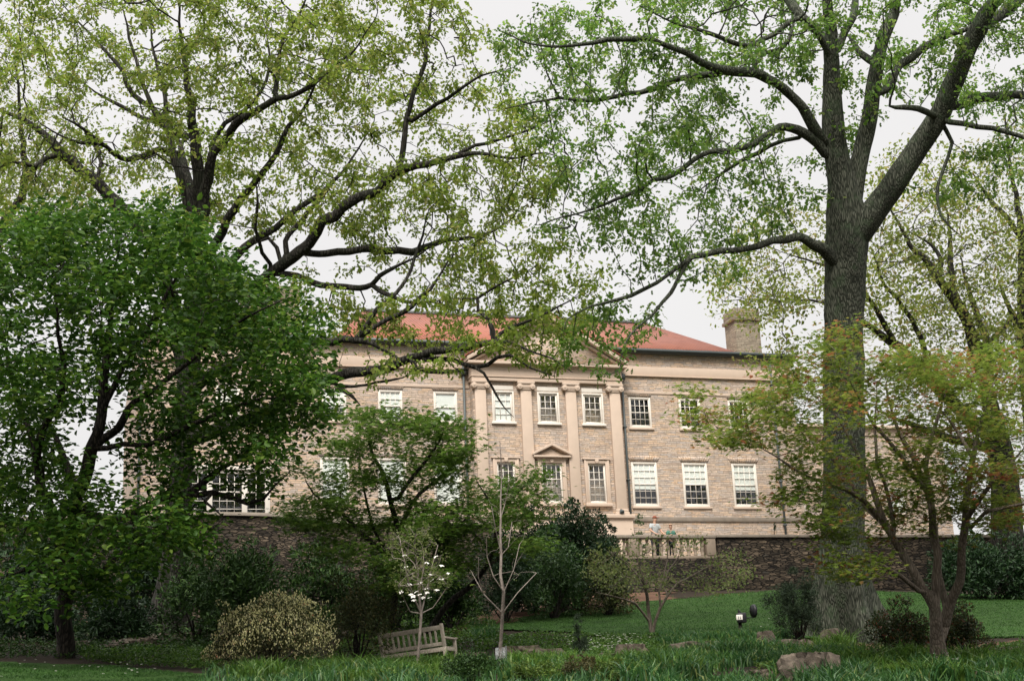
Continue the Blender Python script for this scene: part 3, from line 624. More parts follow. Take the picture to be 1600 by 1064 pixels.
# ------------------------------------------------------------------ trees
m_bark_l = bark_mat('dark_oak_bark', (.012, .011, .010), (.030, .027, .023), (.065, .060, .052), 1., (.035, .045, .025))
m_bark_r = bark_mat('grey_oak_bark', (.014, .016, .011), (.046, .051, .037), (.12, .124, .095), 1.9, (.070, .105, .055), .7)
m_bark_d = bark_mat('black_bark', (.010, .009, .008), (.022, .019, .016), (.05, .042, .034), 1.4)
m_bark_m = bark_mat('smooth_maple_bark', (.07, .055, .043), (.13, .105, .082), (.19, .155, .125), 1.6, (.09, .085, .065), .4)
m_bark_p = bark_mat('pale_sapling_bark', (.16, .13, .11), (.27, .22, .19), (.36, .31, .27), 4, None, .2)
m_oakleaf_l = leaf_mat('spring_oak_leaf', [(0, (0.085, 0.135, 0.016)), (0.5, (0.16, 0.22, 0.03)), (0.85, (0.21, 0.245, 0.05)), (1, (0.26, 0.24, 0.08))], .55, .5, .35, 1.75)
m_oakleaf_r = leaf_mat('green_oak_leaf', [(0, (0.055, 0.115, 0.016)), (0.5, (0.095, 0.175, 0.026)), (0.85, (0.15, 0.225, 0.045)), (1, (0.2, 0.24, 0.07))], .55, .5, .35, 1.75)
m_oakleaf_b = leaf_mat('olive_spring_leaf', [(0, (0.085, 0.12, 0.018)), (0.5, (0.14, 0.175, 0.032)), (0.85, (0.2, 0.215, 0.055)), (1, (0.22, 0.16, 0.06))], .55, .5, .35, 1.75)
m_magleaf = leaf_mat('broad_dark_leaf', [(0, (.018, .050, .007)), (.5, (.036, .086, .011)), (.84, (.070, .138, .016)), (1, (.14, .21, .03))], .34, .45, .8, 1.6, .18)
m_mapleleaf = leaf_mat('green_maple_leaf', [(0, (.040, .085, .012)), (.5, (.070, .130, .018)), (.9, (.105, .17, .028)), (1, (.14, .18, .04))], .42, .5, .9, 1.4)
m_rustleaf = leaf_mat('bronze_tipped_maple_leaf', [(0, (.06, .105, .015)), (.45, (.105, .15, .022)), (.76, (.15, .18, .032)), (.85, (.19, .135, .038)), (.94, (.22, .095, .038)), (1, (.22, .075, .036))], .48, .5, .9, 1.6, patch=1.3)
m_sparseleaf = leaf_mat('pale_young_leaf', [(0, (.08, .11, .03)), (.6, (.13, .165, .045)), (1, (.19, .20, .08))], .45, .5, .9, 1.3)
def make_tree(name, label, limbs, ells, bark, leafm, d0, group=None, cat='tree', rough=0., flare=None, grow={}, rad={}, fol={}, rs=1., rt=None, dens=1., thr=-.08, clump=.55):
    t = Tree(d0)
    for L_ in limbs:
        if isinstance(L_, tuple): t.limb(L_[1], L_[0], rs=rs)
        else: t.limb(L_, rs=rt or rs)
    t.grow(crown(ells, dens, thr, clump), **grow); t.radii(**rad)
    base = t.PP[0].copy(); o = empty(name, base, label, cat, group)
    t.mesh('trunk', bark, o, base, rough, flare); f = t.foliage('crown', leafm, o, base, **fol); return o, t
# --- the big oak on the right
b_ = at_d(1322, 38); pb = 1000
ro_limbs = [
 [(1324, 1003, 46), (1321, 975, 43), (1319, 940, 39), (1318, 900, 36.5), (1318, 840, 35), (1318, 750, 34), (1318, 650, 33), (1318, 560, 32), (1319, 480, 32), (1322, 420, 33), (1324, 380, 34), (1322, 340, 32), (1317, 300, 25), (1308, 250, 20), (1302, 200, 17.5), (1300, 160, 17), (1299, 120, 16), (1297, 60, 14), (1294, 0, 12), (1290, -60, 10), (1286, -120, 7)],
 (1.2, [(1323, 335, 24), (1337, 275, 18), (1350, 222, 16), (1361, 172, 15), (1363, 130, 14), (1374, 80, 12.5), (1384, 45, 12), (1398, 8, 10), (1408, -40, 8), (1415, -110, 5)]),
 (-1.5, [(1330, 375, 30), (1362, 335, 25), (1395, 290, 23), (1430, 238, 21.5), (1465, 185, 20.5), (1490, 130, 19), (1510, 82, 18), (1535, 36, 16.5), (1560, -2, 14), (1585, -50, 11), (1610, -110, 8)]),
 (1.5, [(1536, 40, 10), (1568, 20, 11), (1600, -6, 10), (1650, -40, 7)]),
 (2, [(1496, 165, 9), (1525, 155, 9.5), (1560, 150, 9), (1600, 148, 8), (1660, 152, 6), (1720, 140, 4)]),
 (-2, [(1484, 190, 6), (1530, 198, 5.5), (1570, 206, 5), (1604, 216, 4.5), (1650, 235, 3)]),
 (-1, [(1472, 195, 5), (1488, 215, 4), (1476, 260, 3.5), (1463, 300, 3.5), (1471, 340, 3), (1502, 370, 2.4)]),
 (-1.5, [(1466, 190, 7), (1450, 176, 6.5), (1420, 170, 6), (1390, 166, 6)]),
 (1, [(1384, 140, 7), (1396, 118, 7), (1412, 98, 7.5), (1438, 77, 7.5), (1472, 58, 7), (1512, 44, 6), (1540, 28, 4)]),
 (1, [(1352, 92, 7), (1336, 70, 6), (1326, 56, 6)]), (1.5, [(1306, 85, 8), (1322, 48, 7.5), (1335, 10, 7), (1342, -40, 5)]),
 (-3.5, [(1300, 228, 13), (1283, 214, 12), (1271, 190, 10.5), (1255, 170, 9.5), (1235, 150, 9), (1206, 126, 9), (1175, 115, 10), (1140, 112, 9), (1110, 104, 8), (1085, 90, 7), (1060, 78, 6), (1032, 67, 5), (985, 61, 5.5), (940, 65, 5), (895, 71, 4), (850, 72, 3.5), (815, 64, 3), (780, 48, 2)]),
 (2.5, [(1140, 112, 6), (1112, 118, 6), (1088, 119, 6), (1060, 122, 6), (1040, 131, 6), (1005, 143, 5), (960, 150, 4), (930, 158, 4), (860, 155, 3), (790, 170, 2)]),
 (-2, [(1293, 245, 10), (1268, 216, 10), (1242, 200, 9), (1220, 199, 8), (1195, 214, 7), (1165, 230, 6), (1135, 235, 6), (1100, 241, 5), (1060, 270, 5), (1020, 285, 4), (980, 305, 4), (930, 325, 3), (880, 340, 2.5), (838, 352, 2)]),
 (2, [(1258, 218, 4), (1238, 217, 4), (1210, 225, 4), (1170, 246, 4), (1130, 268, 3), (1090, 300, 2)]),
 (-4, [(1303, 408, 14), (1282, 386, 11), (1256, 375, 9), (1235, 374, 8), (1200, 380, 7), (1165, 390, 6), (1130, 393, 6), (1095, 398, 6), (1074, 405, 5.5), (1062, 430, 4), (1050, 455, 4), (1020, 490, 3), (980, 530, 2.5), (966, 580, 2)]),
 (-1, [(1080, 402, 4), (1050, 425, 3.5), (1000, 455, 4), (960, 470, 3), (920, 480, 2.5), (885, 500, 2)]),
 (2, [(1296, 70, 9), (1266, 40, 8.5), (1242, 12, 10), (1220, -20, 8), (1190, -80, 5)]),
 (-3, [(1300, 95, 7), (1276, 52, 6), (1255, 30, 6), (1235, 35, 5), (1200, 60, 5), (1160, 70, 5), (1100, 50, 4), (1060, 40, 3), (1000, 10, 2)]),
 (1, [(1172, 112, 4), (1192, 84, 4), (1225, 75, 5), (1239, 46, 4.5), (1242, 20, 4)])]
ro_ell = [(1050, 60, 240, 80, 34.5, 42.6, 330), (900, 110, 140, 110, 34.5, 42.6, 190), (1000, 230, 160, 80, 34.5, 42.6, 230), (920, 335, 100, 55, 34.5, 41.6, 110), (1180, 50, 130, 80, 34.5, 44.6, 130), (1160, 290, 100, 70, 35.5, 42.6, 90), (1090, 400, 90, 50, 34.5, 39.6, 70), (980, 500, 70, 50, 33.5, 37.6, 50), (930, 560, 70, 40, 33.5, 36.6, 26), (1310, 130, 70, 130, 37.5, 40.6, 45), (1430, 60, 130, 100, 35.5, 44.6, 130), (1580, 90, 90, 130, 35.5, 44.6, 120), (1590, 260, 70, 60, 35.5, 42.6, 40), (1330, -70, 300, 80, 33.5, 46.6, 200), (1500, 320, 60, 60, 36.5, 40.6, 16), (1120, 190, 120, 50, 35.5, 42.6, 90)]
oak_r, tr_ = make_tree('oak_tree', 'great grey barked oak with a flaring base and forked leaning limb', ro_limbs, ro_ell, m_bark_r, m_oakleaf_r, 38, rough=.10, flare=(3.4, 1.25, 4),
  grow=dict(step=.38, kill=.5, iters=70, jit=.3), rad=dict(tip=.0125, ex=.48), rs=.82, rt=.98, dens=1.1, thr=.02, fol=dict(per=26, spread=.125, L=.14, W=.08, kind='lobed', droop=.5, maxt=2, clear=(.075, .35)))
# --- the dark limbed oak on the left
lo_limbs = [
 [(262, 992, 33), (268, 920, 29), (275, 850, 27), (281, 760, 25), (289, 660, 23.5), (297, 560, 22.5), (304, 470, 21), (310, 400, 20), (313, 350, 17), (313, 310, 14), (307, 250, 12.5), (302, 200, 11), (297, 160, 9.5), (290, 120, 8), (285, 80, 6.5), (281, 40, 5), (279, 0, 4), (276, -60, 3)],
 (-2, [(314, 375, 15), (319, 325, 13), (326, 275, 12), (339, 236, 10), (356, 209, 9.5), (380, 188, 9), (410, 168, 8), (440, 152, 6.5), (480, 138, 5), (520, 108, 4), (560, 70, 3), (590, 20, 2)]),
 (1.5, [(428, 158, 6), (435, 105, 5), (443, 60, 4), (470, 20, 3), (490, -30, 2)]), (2, [(328, 232, 6), (350, 195, 5.5), (390, 165, 4.5), (416, 130, 4), (420, 80, 3), (410, 30, 2)]),
 (2, [(306, 350, 12), (296, 300, 11), (286, 252, 9), (283, 228, 7.5), (292, 216, 6.5), (300, 212, 6)]),
 (-2, [(284, 244, 7), (250, 232, 6.5), (230, 242, 6.5), (190, 250, 6), (166, 228, 5), (110, 220, 3.5), (60, 190, 2.5)]), (-1, [(170, 232, 4), (132, 202, 4), (98, 184, 3)]),
 (1.5, [(296, 216, 7), (270, 205, 7), (240, 190, 6), (215, 180, 5), (180, 160, 4), (150, 145, 3), (118, 122, 2.5)]), (1, [(250, 194, 6), (226, 142, 5), (214, 100, 4), (200, 50, 3), (190, 0, 2)]),
 (3, [(272, 208, 7), (236, 168, 6), (206, 145, 6), (190, 110, 5), (165, 80, 4), (130, 42, 3), (90, 0, 2)]), (3, [(302, 385, 13), (286, 290, 10), (270, 240, 8.5), (262, 200, 7), (255, 140, 5), (240, 80, 4), (235, 20, 3)]),
 (-2, [(318, 420, 13), (334, 385, 11), (351, 355, 10), (369, 325, 9), (395, 290, 8), (430, 240, 6.5), (450, 200, 5), (480, 160, 3.5), (520, 60, 2)]),
 (-4, [(298, 560, 22), (330, 495, 17), (368, 464, 14), (402, 445, 12), (430, 425, 12.5), (455, 405, 13), (475, 390, 12.5), (490, 370, 12.5), (510, 345, 12.5), (540, 323, 11.5), (565, 311, 10.5), (590, 298, 9.5), (614, 276, 9), (638, 264, 8.5), (662, 258, 8), (690, 250, 7), (712, 245, 6.5), (740, 239, 6), (766, 241, 5), (800, 248, 4), (850, 240, 3), (890, 250, 2)]),
 (1.5, [(620, 272, 7), (631, 236, 6.5), (634, 200, 6), (645, 150, 5.5), (660, 110, 5), (668, 60, 4), (676, 0, 3), (680, -60, 2)]), (-1, [(637, 194, 5.5), (668, 171, 5.5), (704, 150, 4.5), (740, 125, 3.5), (790, 108, 2.5)]), (2, [(712, 243, 4.5), (742, 228, 4), (776, 220, 3.5), (820, 205, 3), (862, 188, 2)]),
 (2.5, [(478, 394, 8), (502, 397, 8), (530, 393, 8), (565, 390, 8), (600, 392, 8), (640, 392, 8), (665, 387, 7.5), (690, 377, 6), (735, 370, 5), (772, 360, 4), (802, 340, 3)]),
 (-1.5, [(432, 428, 7), (460, 428, 6.5), (482, 438, 7), (512, 447, 7), (550, 450, 7), (580, 445, 6), (602, 425, 5), (632, 410, 4), (665, 392, 3)]), (-1, [(580, 448, 6), (612, 462, 5), (642, 472, 4), (685, 470, 3)]),
 (1.5, [(446, 412, 8), (448, 396, 7), (445, 376, 6), (455, 362, 6), (470, 345, 6), (486, 328, 5), (506, 305, 4), (522, 278, 3)]), (1, [(436, 420, 5.5), (436, 400, 5), (430, 385, 5), (418, 372, 5), (400, 380, 4)]), (-1, [(430, 422, 5), (413, 400, 4.5), (404, 375, 4), (399, 340, 4), (404, 310, 3), (398, 278, 2)]),
 (3, [(330, 470, 10), (352, 420, 9), (382, 388, 9), (420, 363, 8), (460, 330, 7), (500, 303, 6), (540, 260, 4), (580, 200, 3)]),
 (-6, [(286, 690, 19), (350, 668, 15), (420, 638, 13), (470, 612, 12), (505, 598, 12), (522, 589, 12), (546, 581, 12), (580, 579, 11.5), (605, 575, 11), (626, 567, 10), (650, 557, 9.5), (680, 549, 9), (710, 542, 8), (745, 540, 7), (766, 533, 7.5), (786, 535, 6), (820, 545, 4), (860, 560, 3), (895, 582, 2)]),
 (1, [(765, 531, 6), (770, 515, 6), (765, 500, 5.5), (755, 490, 4.5), (743, 480, 4), (749, 466, 3.8), (790, 440, 3), (838, 416, 2)]), (1, [(771, 526, 5), (800, 512, 4), (830, 500, 3), (872, 480, 2.4), (905, 462, 2)]),
 (-5, [(294, 610, 15), (350, 575, 12), (420, 545, 10), (480, 535, 9.5), (520, 533, 9), (560, 532, 9), (582, 536, 8), (602, 550, 8), (622, 560, 8)]),
 (.8, [(558, 528, 6), (576, 503, 5.5), (592, 480, 5), (612, 463, 5), (632, 445, 4), (646, 410, 4), (660, 370, 3.5), (670, 328, 2.5)]), (1, [(562, 528, 6), (600, 502, 5.5), (640, 482, 6), (656, 465, 5), (682, 440, 4), (705, 398, 3)]),
 (-1, [(655, 558, 6), (700, 563, 5.5), (722, 568, 5), (745, 574, 5), (766, 565, 5), (792, 555, 4), (822, 570, 3), (865, 588, 2)]), (-1.5, [(642, 566, 6), (662, 579, 5.5), (692, 581, 5), (730, 578, 4.5)]), (-.5, [(746, 574, 3.4), (761, 592, 3), (776, 615, 2.5), (786, 634, 2), (803, 652, 1.4)]), (-1, [(524, 600, 5), (542, 606, 3.5), (580, 600, 3), (612, 595, 3), (645, 583, 2)]), (-1, [(522, 600, 6), (546, 614, 4.5), (564, 634, 3)]),
 (3, [(292, 590, 20), (262, 450, 17), (228, 370, 15), (176, 312, 13), (152, 287, 13), (122, 262, 12), (100, 240, 11), (75, 214, 10), (45, 192, 8.5), (15, 178, 7), (-30, 158, 5)]), (1, [(150, 284, 5), (158, 250, 4), (140, 215, 3), (120, 190, 3)]), (-2, [(96, 240, 6), (70, 249, 5.5), (50, 265, 6), (30, 250, 4), (0, 262, 3)])]
lo_ell = [(150, 110, 220, 190, 39.5, 50.0, 520), (390, 90, 210, 160, 39.5, 49.0, 440), (620, 80, 160, 140, 38.5, 47.0, 300), (560, 290, 150, 100, 38.5, 46.0, 220), (690, 340, 150, 90, 38.5, 45.0, 230), (770, 430, 110, 80, 37.5, 44.0, 130), (810, 520, 110, 50, 36.5, 41.0, 100), (640, 500, 120, 50, 37.5, 43.0, 110), (480, 480, 80, 60, 37.5, 43.0, 60), (870, 450, 90, 80, 37.5, 42.0, 90), (250, 290, 150, 60, 39.5, 47.0, 130), (60, 280, 110, 90, 40.5, 49.0, 120), (720, 200, 120, 80, 38.5, 46.0, 120), (610, 590, 60, 30, 35.5, 38.0, 18), (430, 290, 110, 90, 39.5, 47.0, 120), (300, -60, 420, 70, 38.5, 49.0, 260), (800, 290, 90, 60, 38.5, 44.0, 100)]
oak_l, tl_ = make_tree('oak_tree', 'dark limbed oak with long low branches sweeping across the mansion roof', lo_limbs, lo_ell, m_bark_l, m_oakleaf_l, 43, rough=.10, flare=(2.5, .8, 4),
  grow=dict(step=.4, kill=.55, iters=70, jit=.3), rad=dict(tip=.0125, ex=.48), rs=.70, rt=.74, dens=1.65, thr=.02, fol=dict(per=28, spread=.13, L=.14, W=.085, kind='lobed', droop=.5, maxt=2, clear=(.06, .45)))
# --- broad leaved dark tree, lower left
da_limbs = [
 [(97, 1034, 17), (99, 1000, 15), (101, 960, 14), (105, 900, 13), (110, 840, 12.5), (118, 790, 12), (127, 755, 12), (146, 705, 11), (158, 645, 9.5), (165, 590, 8), (170, 520, 6.5), (178, 440, 5), (190, 370, 3)],
 (-1.5, [(106, 880, 10), (84, 820, 9), (66, 760, 8.5), (60, 705, 8), (70, 662, 6.5), (94, 622, 6), (99, 580, 5), (92, 520, 4), (80, 440, 3)]), (1, [(62, 720, 6), (40, 660, 5), (20, 590, 4), (0, 500, 3)]), (1.5, [(112, 820, 8), (116, 760, 7), (90, 690, 6), (76, 662, 5)]),
 (-1, [(150, 695, 8), (182, 668, 7.5), (206, 634, 6), (240, 610, 5), (300, 560, 4), (380, 500, 3), (440, 470, 2)]), (1, [(160, 640, 6), (200, 560, 5), (250, 480, 4), (290, 410, 3)]), (-1, [(148, 708, 5.5), (190, 694, 5), (240, 692, 4.5), (330, 650, 4), (420, 620, 3), (490, 640, 2)]),
 (-1.5, [(116, 800, 8), (170, 812, 7.5), (225, 792, 7), (262, 778, 6.5), (300, 771, 5.5), (345, 772, 5), (378, 787, 4.5), (402, 786, 4), (420, 770, 3), (452, 738, 2)]), (1, [(275, 780, 8), (310, 762, 7), (340, 735, 5), (400, 700, 4), (470, 660, 2.6)]), (-1, [(345, 772, 3), (320, 785, 3), (350, 808, 2.4)]),
 (-2, [(104, 930, 6), (70, 900, 5), (40, 890, 4), (10, 900, 3)]), (-2, [(106, 900, 6), (150, 900, 5), (190, 860, 4), (240, 840, 3)])]
da_ell = [(175, 375, 150, 72, 26, 35, 330), (60, 430, 120, 85, 26, 35, 300), (250, 465, 170, 85, 26, 35, 440), (330, 420, 60, 40, 27, 34, 60), (420, 540, 110, 90, 27, 34, 260), (400, 640, 130, 60, 27, 33, 230), (300, 560, 150, 70, 27, 34, 260), (60, 600, 90, 60, 26, 34, 160), (30, 720, 80, 100, 26, 34, 160), (60, 830, 100, 70, 26, 33, 150), (170, 800, 130, 60, 26, 31, 170), (130, 570, 80, 30, 27, 33, 50), (130, 910, 110, 40, 26, 29.5, 95), (230, 850, 90, 50, 26, 30, 70), (330, 720, 110, 40, 27, 31, 90), (430, 720, 60, 50, 28, 31, 60), (350, 640, 110, 60, 27, 32, 110), (-60, 600, 80, 260, 26, 36, 160), (240, 690, 60, 50, 27, 31, 55), (40, 960, 60, 20, 26, 29, 22), (430, 590, 90, 90, 28, 33, 90)]
dark, td_ = make_tree('broadleaf_tree', 'dense dark green broad leaved tree with several stems at the lawn edge', da_limbs, da_ell, m_bark_d, m_magleaf, 30, rough=.12, flare=(.8, .5, 3),
  grow=dict(step=.28, kill=.36, iters=60, jit=.3), rad=dict(tip=.006, ex=.46), rs=.9, clump=.6, thr=.03, dens=1.15, fol=dict(per=27, spread=.19, L=.142, W=.082, kind='oval', droop=.25, maxt=3, flatn=.2))
# --- Japanese maple with bronze tips, right foreground
jm_limbs = [
 [(1470, 1040, 17), (1468, 1020, 15.5), (1463, 985, 11.5), (1458, 950, 11), (1446, 932, 9), (1430, 900, 8), (1414, 868, 7.8), (1396, 840, 7.2), (1380, 815, 6.6), (1366, 770, 5.6), (1346, 720, 4.5), (1330, 690, 3.5), (1300, 640, 2.5)],
 (-1.5, [(1384, 820, 6), (1356, 786, 5.2), (1330, 769, 4.2), (1300, 760, 3.4), (1250, 738, 2.6), (1190, 700, 2)]), (1, [(1386, 826, 5), (1350, 790, 4), (1330, 755, 3.4), (1290, 700, 3), (1240, 650, 2)]), (1.5, [(1398, 842, 5), (1392, 790, 4.4), (1378, 740, 3.6), (1368, 690, 3), (1370, 600, 2)]),
 (1, [(1458, 952, 9), (1462, 905, 8), (1460, 850, 7.5), (1455, 800, 7), (1448, 760, 6), (1430, 722, 5.2), (1410, 688, 4.4), (1396, 650, 3.4), (1384, 600, 2.5)]), (-1, [(1450, 770, 5), (1426, 745, 4.5), (1400, 700, 4), (1370, 670, 3), (1330, 600, 2)]), (1, [(1456, 800, 5), (1450, 740, 5), (1452, 690, 4.2), (1470, 640, 3.6), (1482, 600, 2.6)]),
 (1.5, [(1466, 1000, 10), (1479, 975, 8), (1477, 945, 7), (1471, 905, 5.5), (1466, 880, 4.5), (1464, 820, 3.6)]), (-.5, [(1474, 990, 11), (1483, 952, 9.5), (1498, 915, 8.5), (1503, 870, 7.5), (1508, 820, 7), (1514, 760, 6), (1524, 700, 5), (1536, 650, 4), (1552, 600, 2.6)]), (-1.5, [(1507, 810, 5), (1530, 782, 4.4), (1556, 745, 3.6), (1600, 700, 2.6)]), (1, [(1520, 720, 4), (1500, 680, 3.4), (1470, 640, 2.6)]),
 (-1.5, [(1448, 934, 5), (1425, 914, 4.2), (1396, 895, 3.8), (1368, 879, 3), (1330, 868, 2.4), (1290, 860, 1.8)]), (-2, [(1506, 830, 4), (1540, 800, 3.6), (1580, 790, 3), (1630, 780, 2)])]
jm_ell = [(1285, 580, 75, 50, 24, 29, 75), (1230, 640, 100, 40, 24, 29, 95), (1180, 680, 75, 35, 24, 28, 70), (1115, 662, 50, 35, 25, 28, 30), (1350, 630, 90, 50, 24, 30, 55), (1430, 565, 70, 35, 25, 30, 60), (1490, 600, 55, 40, 24, 30, 50), (1560, 600, 70, 70, 24, 30, 90), (1580, 700, 60, 50, 24, 30, 60), (1440, 740, 70, 45, 25, 29, 120), (1270, 720, 90, 24, 24, 28, 55), (1250, 785, 70, 16, 24, 27, 50), (1340, 840, 60, 20, 24, 27, 60), (1425, 800, 75, 35, 26, 30, 110), (1345, 895, 65, 20, 24, 27, 55), (1560, 800, 60, 30, 25, 29, 50), (1325, 515, 35, 30, 25, 28, 22), (1140, 620, 70, 30, 25, 28, 24), (1480, 680, 70, 30, 25, 29, 40), (1650, 640, 70, 120, 24, 30, 60), (1370, 755, 60, 30, 25, 28, 50), (1500, 760, 50, 40, 25, 28, 50), (1290, 815, 40, 14, 24, 27, 30), (1240, 700, 50, 25, 24, 27, 30)]
jm, tj_ = make_tree('japanese_maple', 'multi stemmed Japanese maple with bronze tipped green leaves in right foreground', jm_limbs, jm_ell, m_bark_m, m_rustleaf, 27, rough=.10, flare=(.5, .45, 3),
  grow=dict(step=.2, kill=.27, iters=60, jit=.3), rad=dict(tip=.0045, ex=.46), rs=.85, clump=.9, dens=1.5, thr=.02, fol=dict(per=26, spread=.2, L=.088, W=.085, kind='palm', droop=.08, maxt=3, flatn=1.6, zs=.25))
# --- two green maples in front of the mansion
lm_limbs = [
 [(612, 972, 9), (618, 930, 8.5), (626, 880, 8), (622, 835, 7.5), (612, 795, 7), (602, 748, 6.2), (582, 712, 5.2), (577, 680, 4.2), (585, 645, 3)],
 (-1, [(616, 790, 6), (640, 748, 5.2), (660, 725, 4.8), (680, 698, 4), (694, 672, 2.8)]), (1, [(622, 830, 6), (652, 776, 5.2), (690, 744, 4.2), (720, 715, 3.4), (742, 688, 2.4)]), (-1, [(620, 880, 6), (575, 842, 5.6), (532, 800, 5), (498, 780, 3.8), (478, 752, 2.6)]), (1, [(624, 870, 5), (590, 845, 4), (570, 770, 3.4), (560, 720, 2.4)]), (-1, [(624, 880, 5), (680, 850, 4.4), (720, 820, 3.4), (735, 800, 2.4)])]
lm_ell = [(620, 660, 80, 35, 33, 38, 110), (700, 680, 50, 40, 33, 38, 70), (560, 700, 60, 40, 33, 38, 80), (640, 740, 90, 40, 33, 38, 110), (500, 760, 60, 30, 33, 37, 60), (560, 800, 110, 40, 32, 37, 130), (670, 810, 80, 40, 32, 37, 110), (600, 860, 110, 40, 32, 36, 120), (480, 810, 50, 30, 33, 36, 40), (640, 905, 70, 25, 32, 35, 40)]
lm, _ = make_tree('japanese_maple', 'spreading green Japanese maple on the slope between the bench and the mansion', lm_limbs, lm_ell, m_bark_d, m_mapleleaf, 35, rough=.08,
  grow=dict(step=.24, kill=.32, iters=50, jit=.3), rad=dict(tip=.005, ex=.46), rs=.6, clump=.9, dens=1.15, thr=.04, fol=dict(per=30, spread=.24, L=.115, W=.105, kind='palm', droop=.1, maxt=3, flatn=1.5, zs=.3))
cm_limbs = [
 [(668, 990, 9), (688, 958, 8.5), (706, 936, 8), (734, 916, 7), (756, 890, 6.5), (772, 850, 6), (776, 810, 5), (762, 780, 4), (745, 752, 2.6)],
 (1, [(774, 830, 5), (792, 792, 4.2), (812, 765, 3.4), (842, 740, 2.2)]), (-1, [(768, 860, 4.5), (738, 830, 4), (716, 810, 3), (700, 790, 2)]), (1, [(760, 888, 5), (800, 850, 4.4), (826, 822, 3.2), (850, 800, 2.2)])]
cm_ell = [(780, 770, 60, 30, 35, 39, 70), (740, 800, 60, 35, 34, 39, 70), (810, 790, 50, 35, 35, 39, 60), (760, 850, 90, 40, 33, 38, 110), (720, 860, 60, 40, 33, 37, 60), (830, 745, 40, 25, 36, 39, 26)]
cmp_, _ = make_tree('japanese_maple', 'smaller green Japanese maple with a leaning trunk behind the bare sapling', cm_limbs, cm_ell, m_bark_d, m_mapleleaf, 37, rough=.08,
  grow=dict(step=.24, kill=.32, iters=50, jit=.3), rad=dict(tip=.005, ex=.46), rs=.6, clump=.9, dens=1.15, thr=.04, fol=dict(per=30, spread=.24, L=.115, W=.105, kind='palm', droop=.1, maxt=3, flatn=1.5, zs=.3))
# --- trees beyond the terrace
br_limbs = [
 [(1578, 905, 38), (1574, 820, 33), (1570, 760, 30), (1562, 705, 27), (1552, 655, 20), (1540, 603, 15), (1527, 560, 13), (1514, 510, 12), (1498, 478, 12), (1470, 440, 11), (1445, 405, 9.5), (1420, 378, 8), (1405, 350, 6), (1390, 325, 4)],
 (-2, [(1556, 690, 16), (1522, 662, 15), (1490, 630, 15), (1452, 592, 13.5), (1428, 568, 12), (1400, 540, 10), (1370, 518, 7), (1330, 490, 5), (1270, 470, 4), (1210, 470, 2.6)]), (-3, [(1558, 702, 12), (1502, 690, 10), (1462, 676, 8.5), (1420, 662, 6), (1370, 640, 3.5)]),
 (1, [(1484, 468, 6), (1468, 432, 5.5), (1472, 412, 5), (1458, 386, 4), (1428, 366, 3)]), (2, [(1544, 590, 11), (1526, 532, 9.5), (1500, 482, 8), (1487, 440, 7), (1485, 380, 6), (1480, 330, 4)]), (3, [(1546, 600, 10), (1540, 530, 8.5), (1528, 498, 7), (1516, 460, 5), (1500, 400, 3)]),
 (1, [(1540, 548, 7), (1560, 520, 6), (1580, 500, 5), (1610, 480, 3)]), (-2, [(1400, 540, 7), (1374, 495, 6), (1352, 460, 5), (1300, 420, 4), (1240, 400, 3)]), (-1, [(1452, 592, 7), (1440, 530, 6), (1410, 480, 5), (1380, 440, 4), (1366, 400, 3)])]
br_ell = [(1480, 400, 110, 120, 56, 68, 330), (1400, 440, 80, 90, 56, 66, 200), (1230, 430, 120, 60, 55, 64, 200), (1570, 470, 60, 110, 56, 68, 160), (1260, 350, 90, 60, 56, 64, 90), (1180, 480, 80, 30, 55, 62, 60), (1480, 560, 80, 50, 56, 66, 70), (1460, 270, 110, 60, 56, 66, 110), (1560, 620, 50, 60, 56, 64, 60), (1200, 540, 70, 40, 55, 60, 34)]
br, _ = make_tree('oak_tree', 'tall many limbed oak rising beyond the terrace behind the bronze maple', br_limbs, br_ell, m_bark_l, m_oakleaf_b, 62, group='trees beyond the terrace', rough=.08,
  grow=dict(step=.5, kill=.62, iters=60, jit=.3), rad=dict(tip=.011, ex=.44), rs=.72, fol=dict(per=16, spread=.30, L=.19, W=.11, kind='diamond', droop=.3, maxt=3))
fr_limbs = [
 [(1640, 900, 24), (1625, 760, 20), (1612, 640, 14), (1600, 540, 10), (1598, 450, 8), (1597, 375, 6.5), (1588, 310, 5), (1578, 260, 4), (1570, 180, 3)], (-1, [(1597, 378, 5), (1572, 338, 4), (1545, 310, 3), (1520, 270, 2)]), (1, [(1602, 540, 6), (1580, 490, 4), (1560, 440, 3)]), (2, [(1606, 600, 8), (1640, 480, 6), (1660, 350, 4)])]
fr_ell = [(1590, 300, 60, 110, 60, 70, 70), (1650, 380, 60, 150, 58, 72, 100), (1570, 520, 40, 60, 60, 66, 26)]
fr, _ = make_tree('oak_tree', 'slender dark stemmed tree standing against the sky at the right edge', fr_limbs, fr_ell, m_bark_l, m_oakleaf_b, 65, group='trees beyond the terrace', rough=.05,
  grow=dict(step=.5, kill=.65, iters=50, jit=.3), rad=dict(tip=.011, ex=.44), fol=dict(per=12, spread=.4, L=.18, W=.09, kind='diamond', droop=.3, maxt=3))
fl_limbs = [
 [(-20, 900, 22), (-22, 700, 17), (-26, 560, 13), (-24, 450, 10), (4, 354, 8), (28, 318, 7), (40, 281, 7), (38, 240, 6), (32, 200, 5), (30, 160, 4), (24, 90, 2.6)], (1, [(38, 283, 6), (55, 262, 5), (76, 248, 4), (100, 215, 3)]), (-1, [(-24, 560, 9), (-60, 440, 7), (-80, 340, 5)]), (1, [(2, 356, 5), (30, 345, 4), (70, 330, 3), (110, 300, 2)])]
fl_ell = [(40, 240, 90, 110, 52, 60, 150), (-60, 330, 80, 130, 52, 62, 120), (100, 330, 70, 40, 52, 58, 40), (30, 120, 80, 80, 52, 60, 80)]
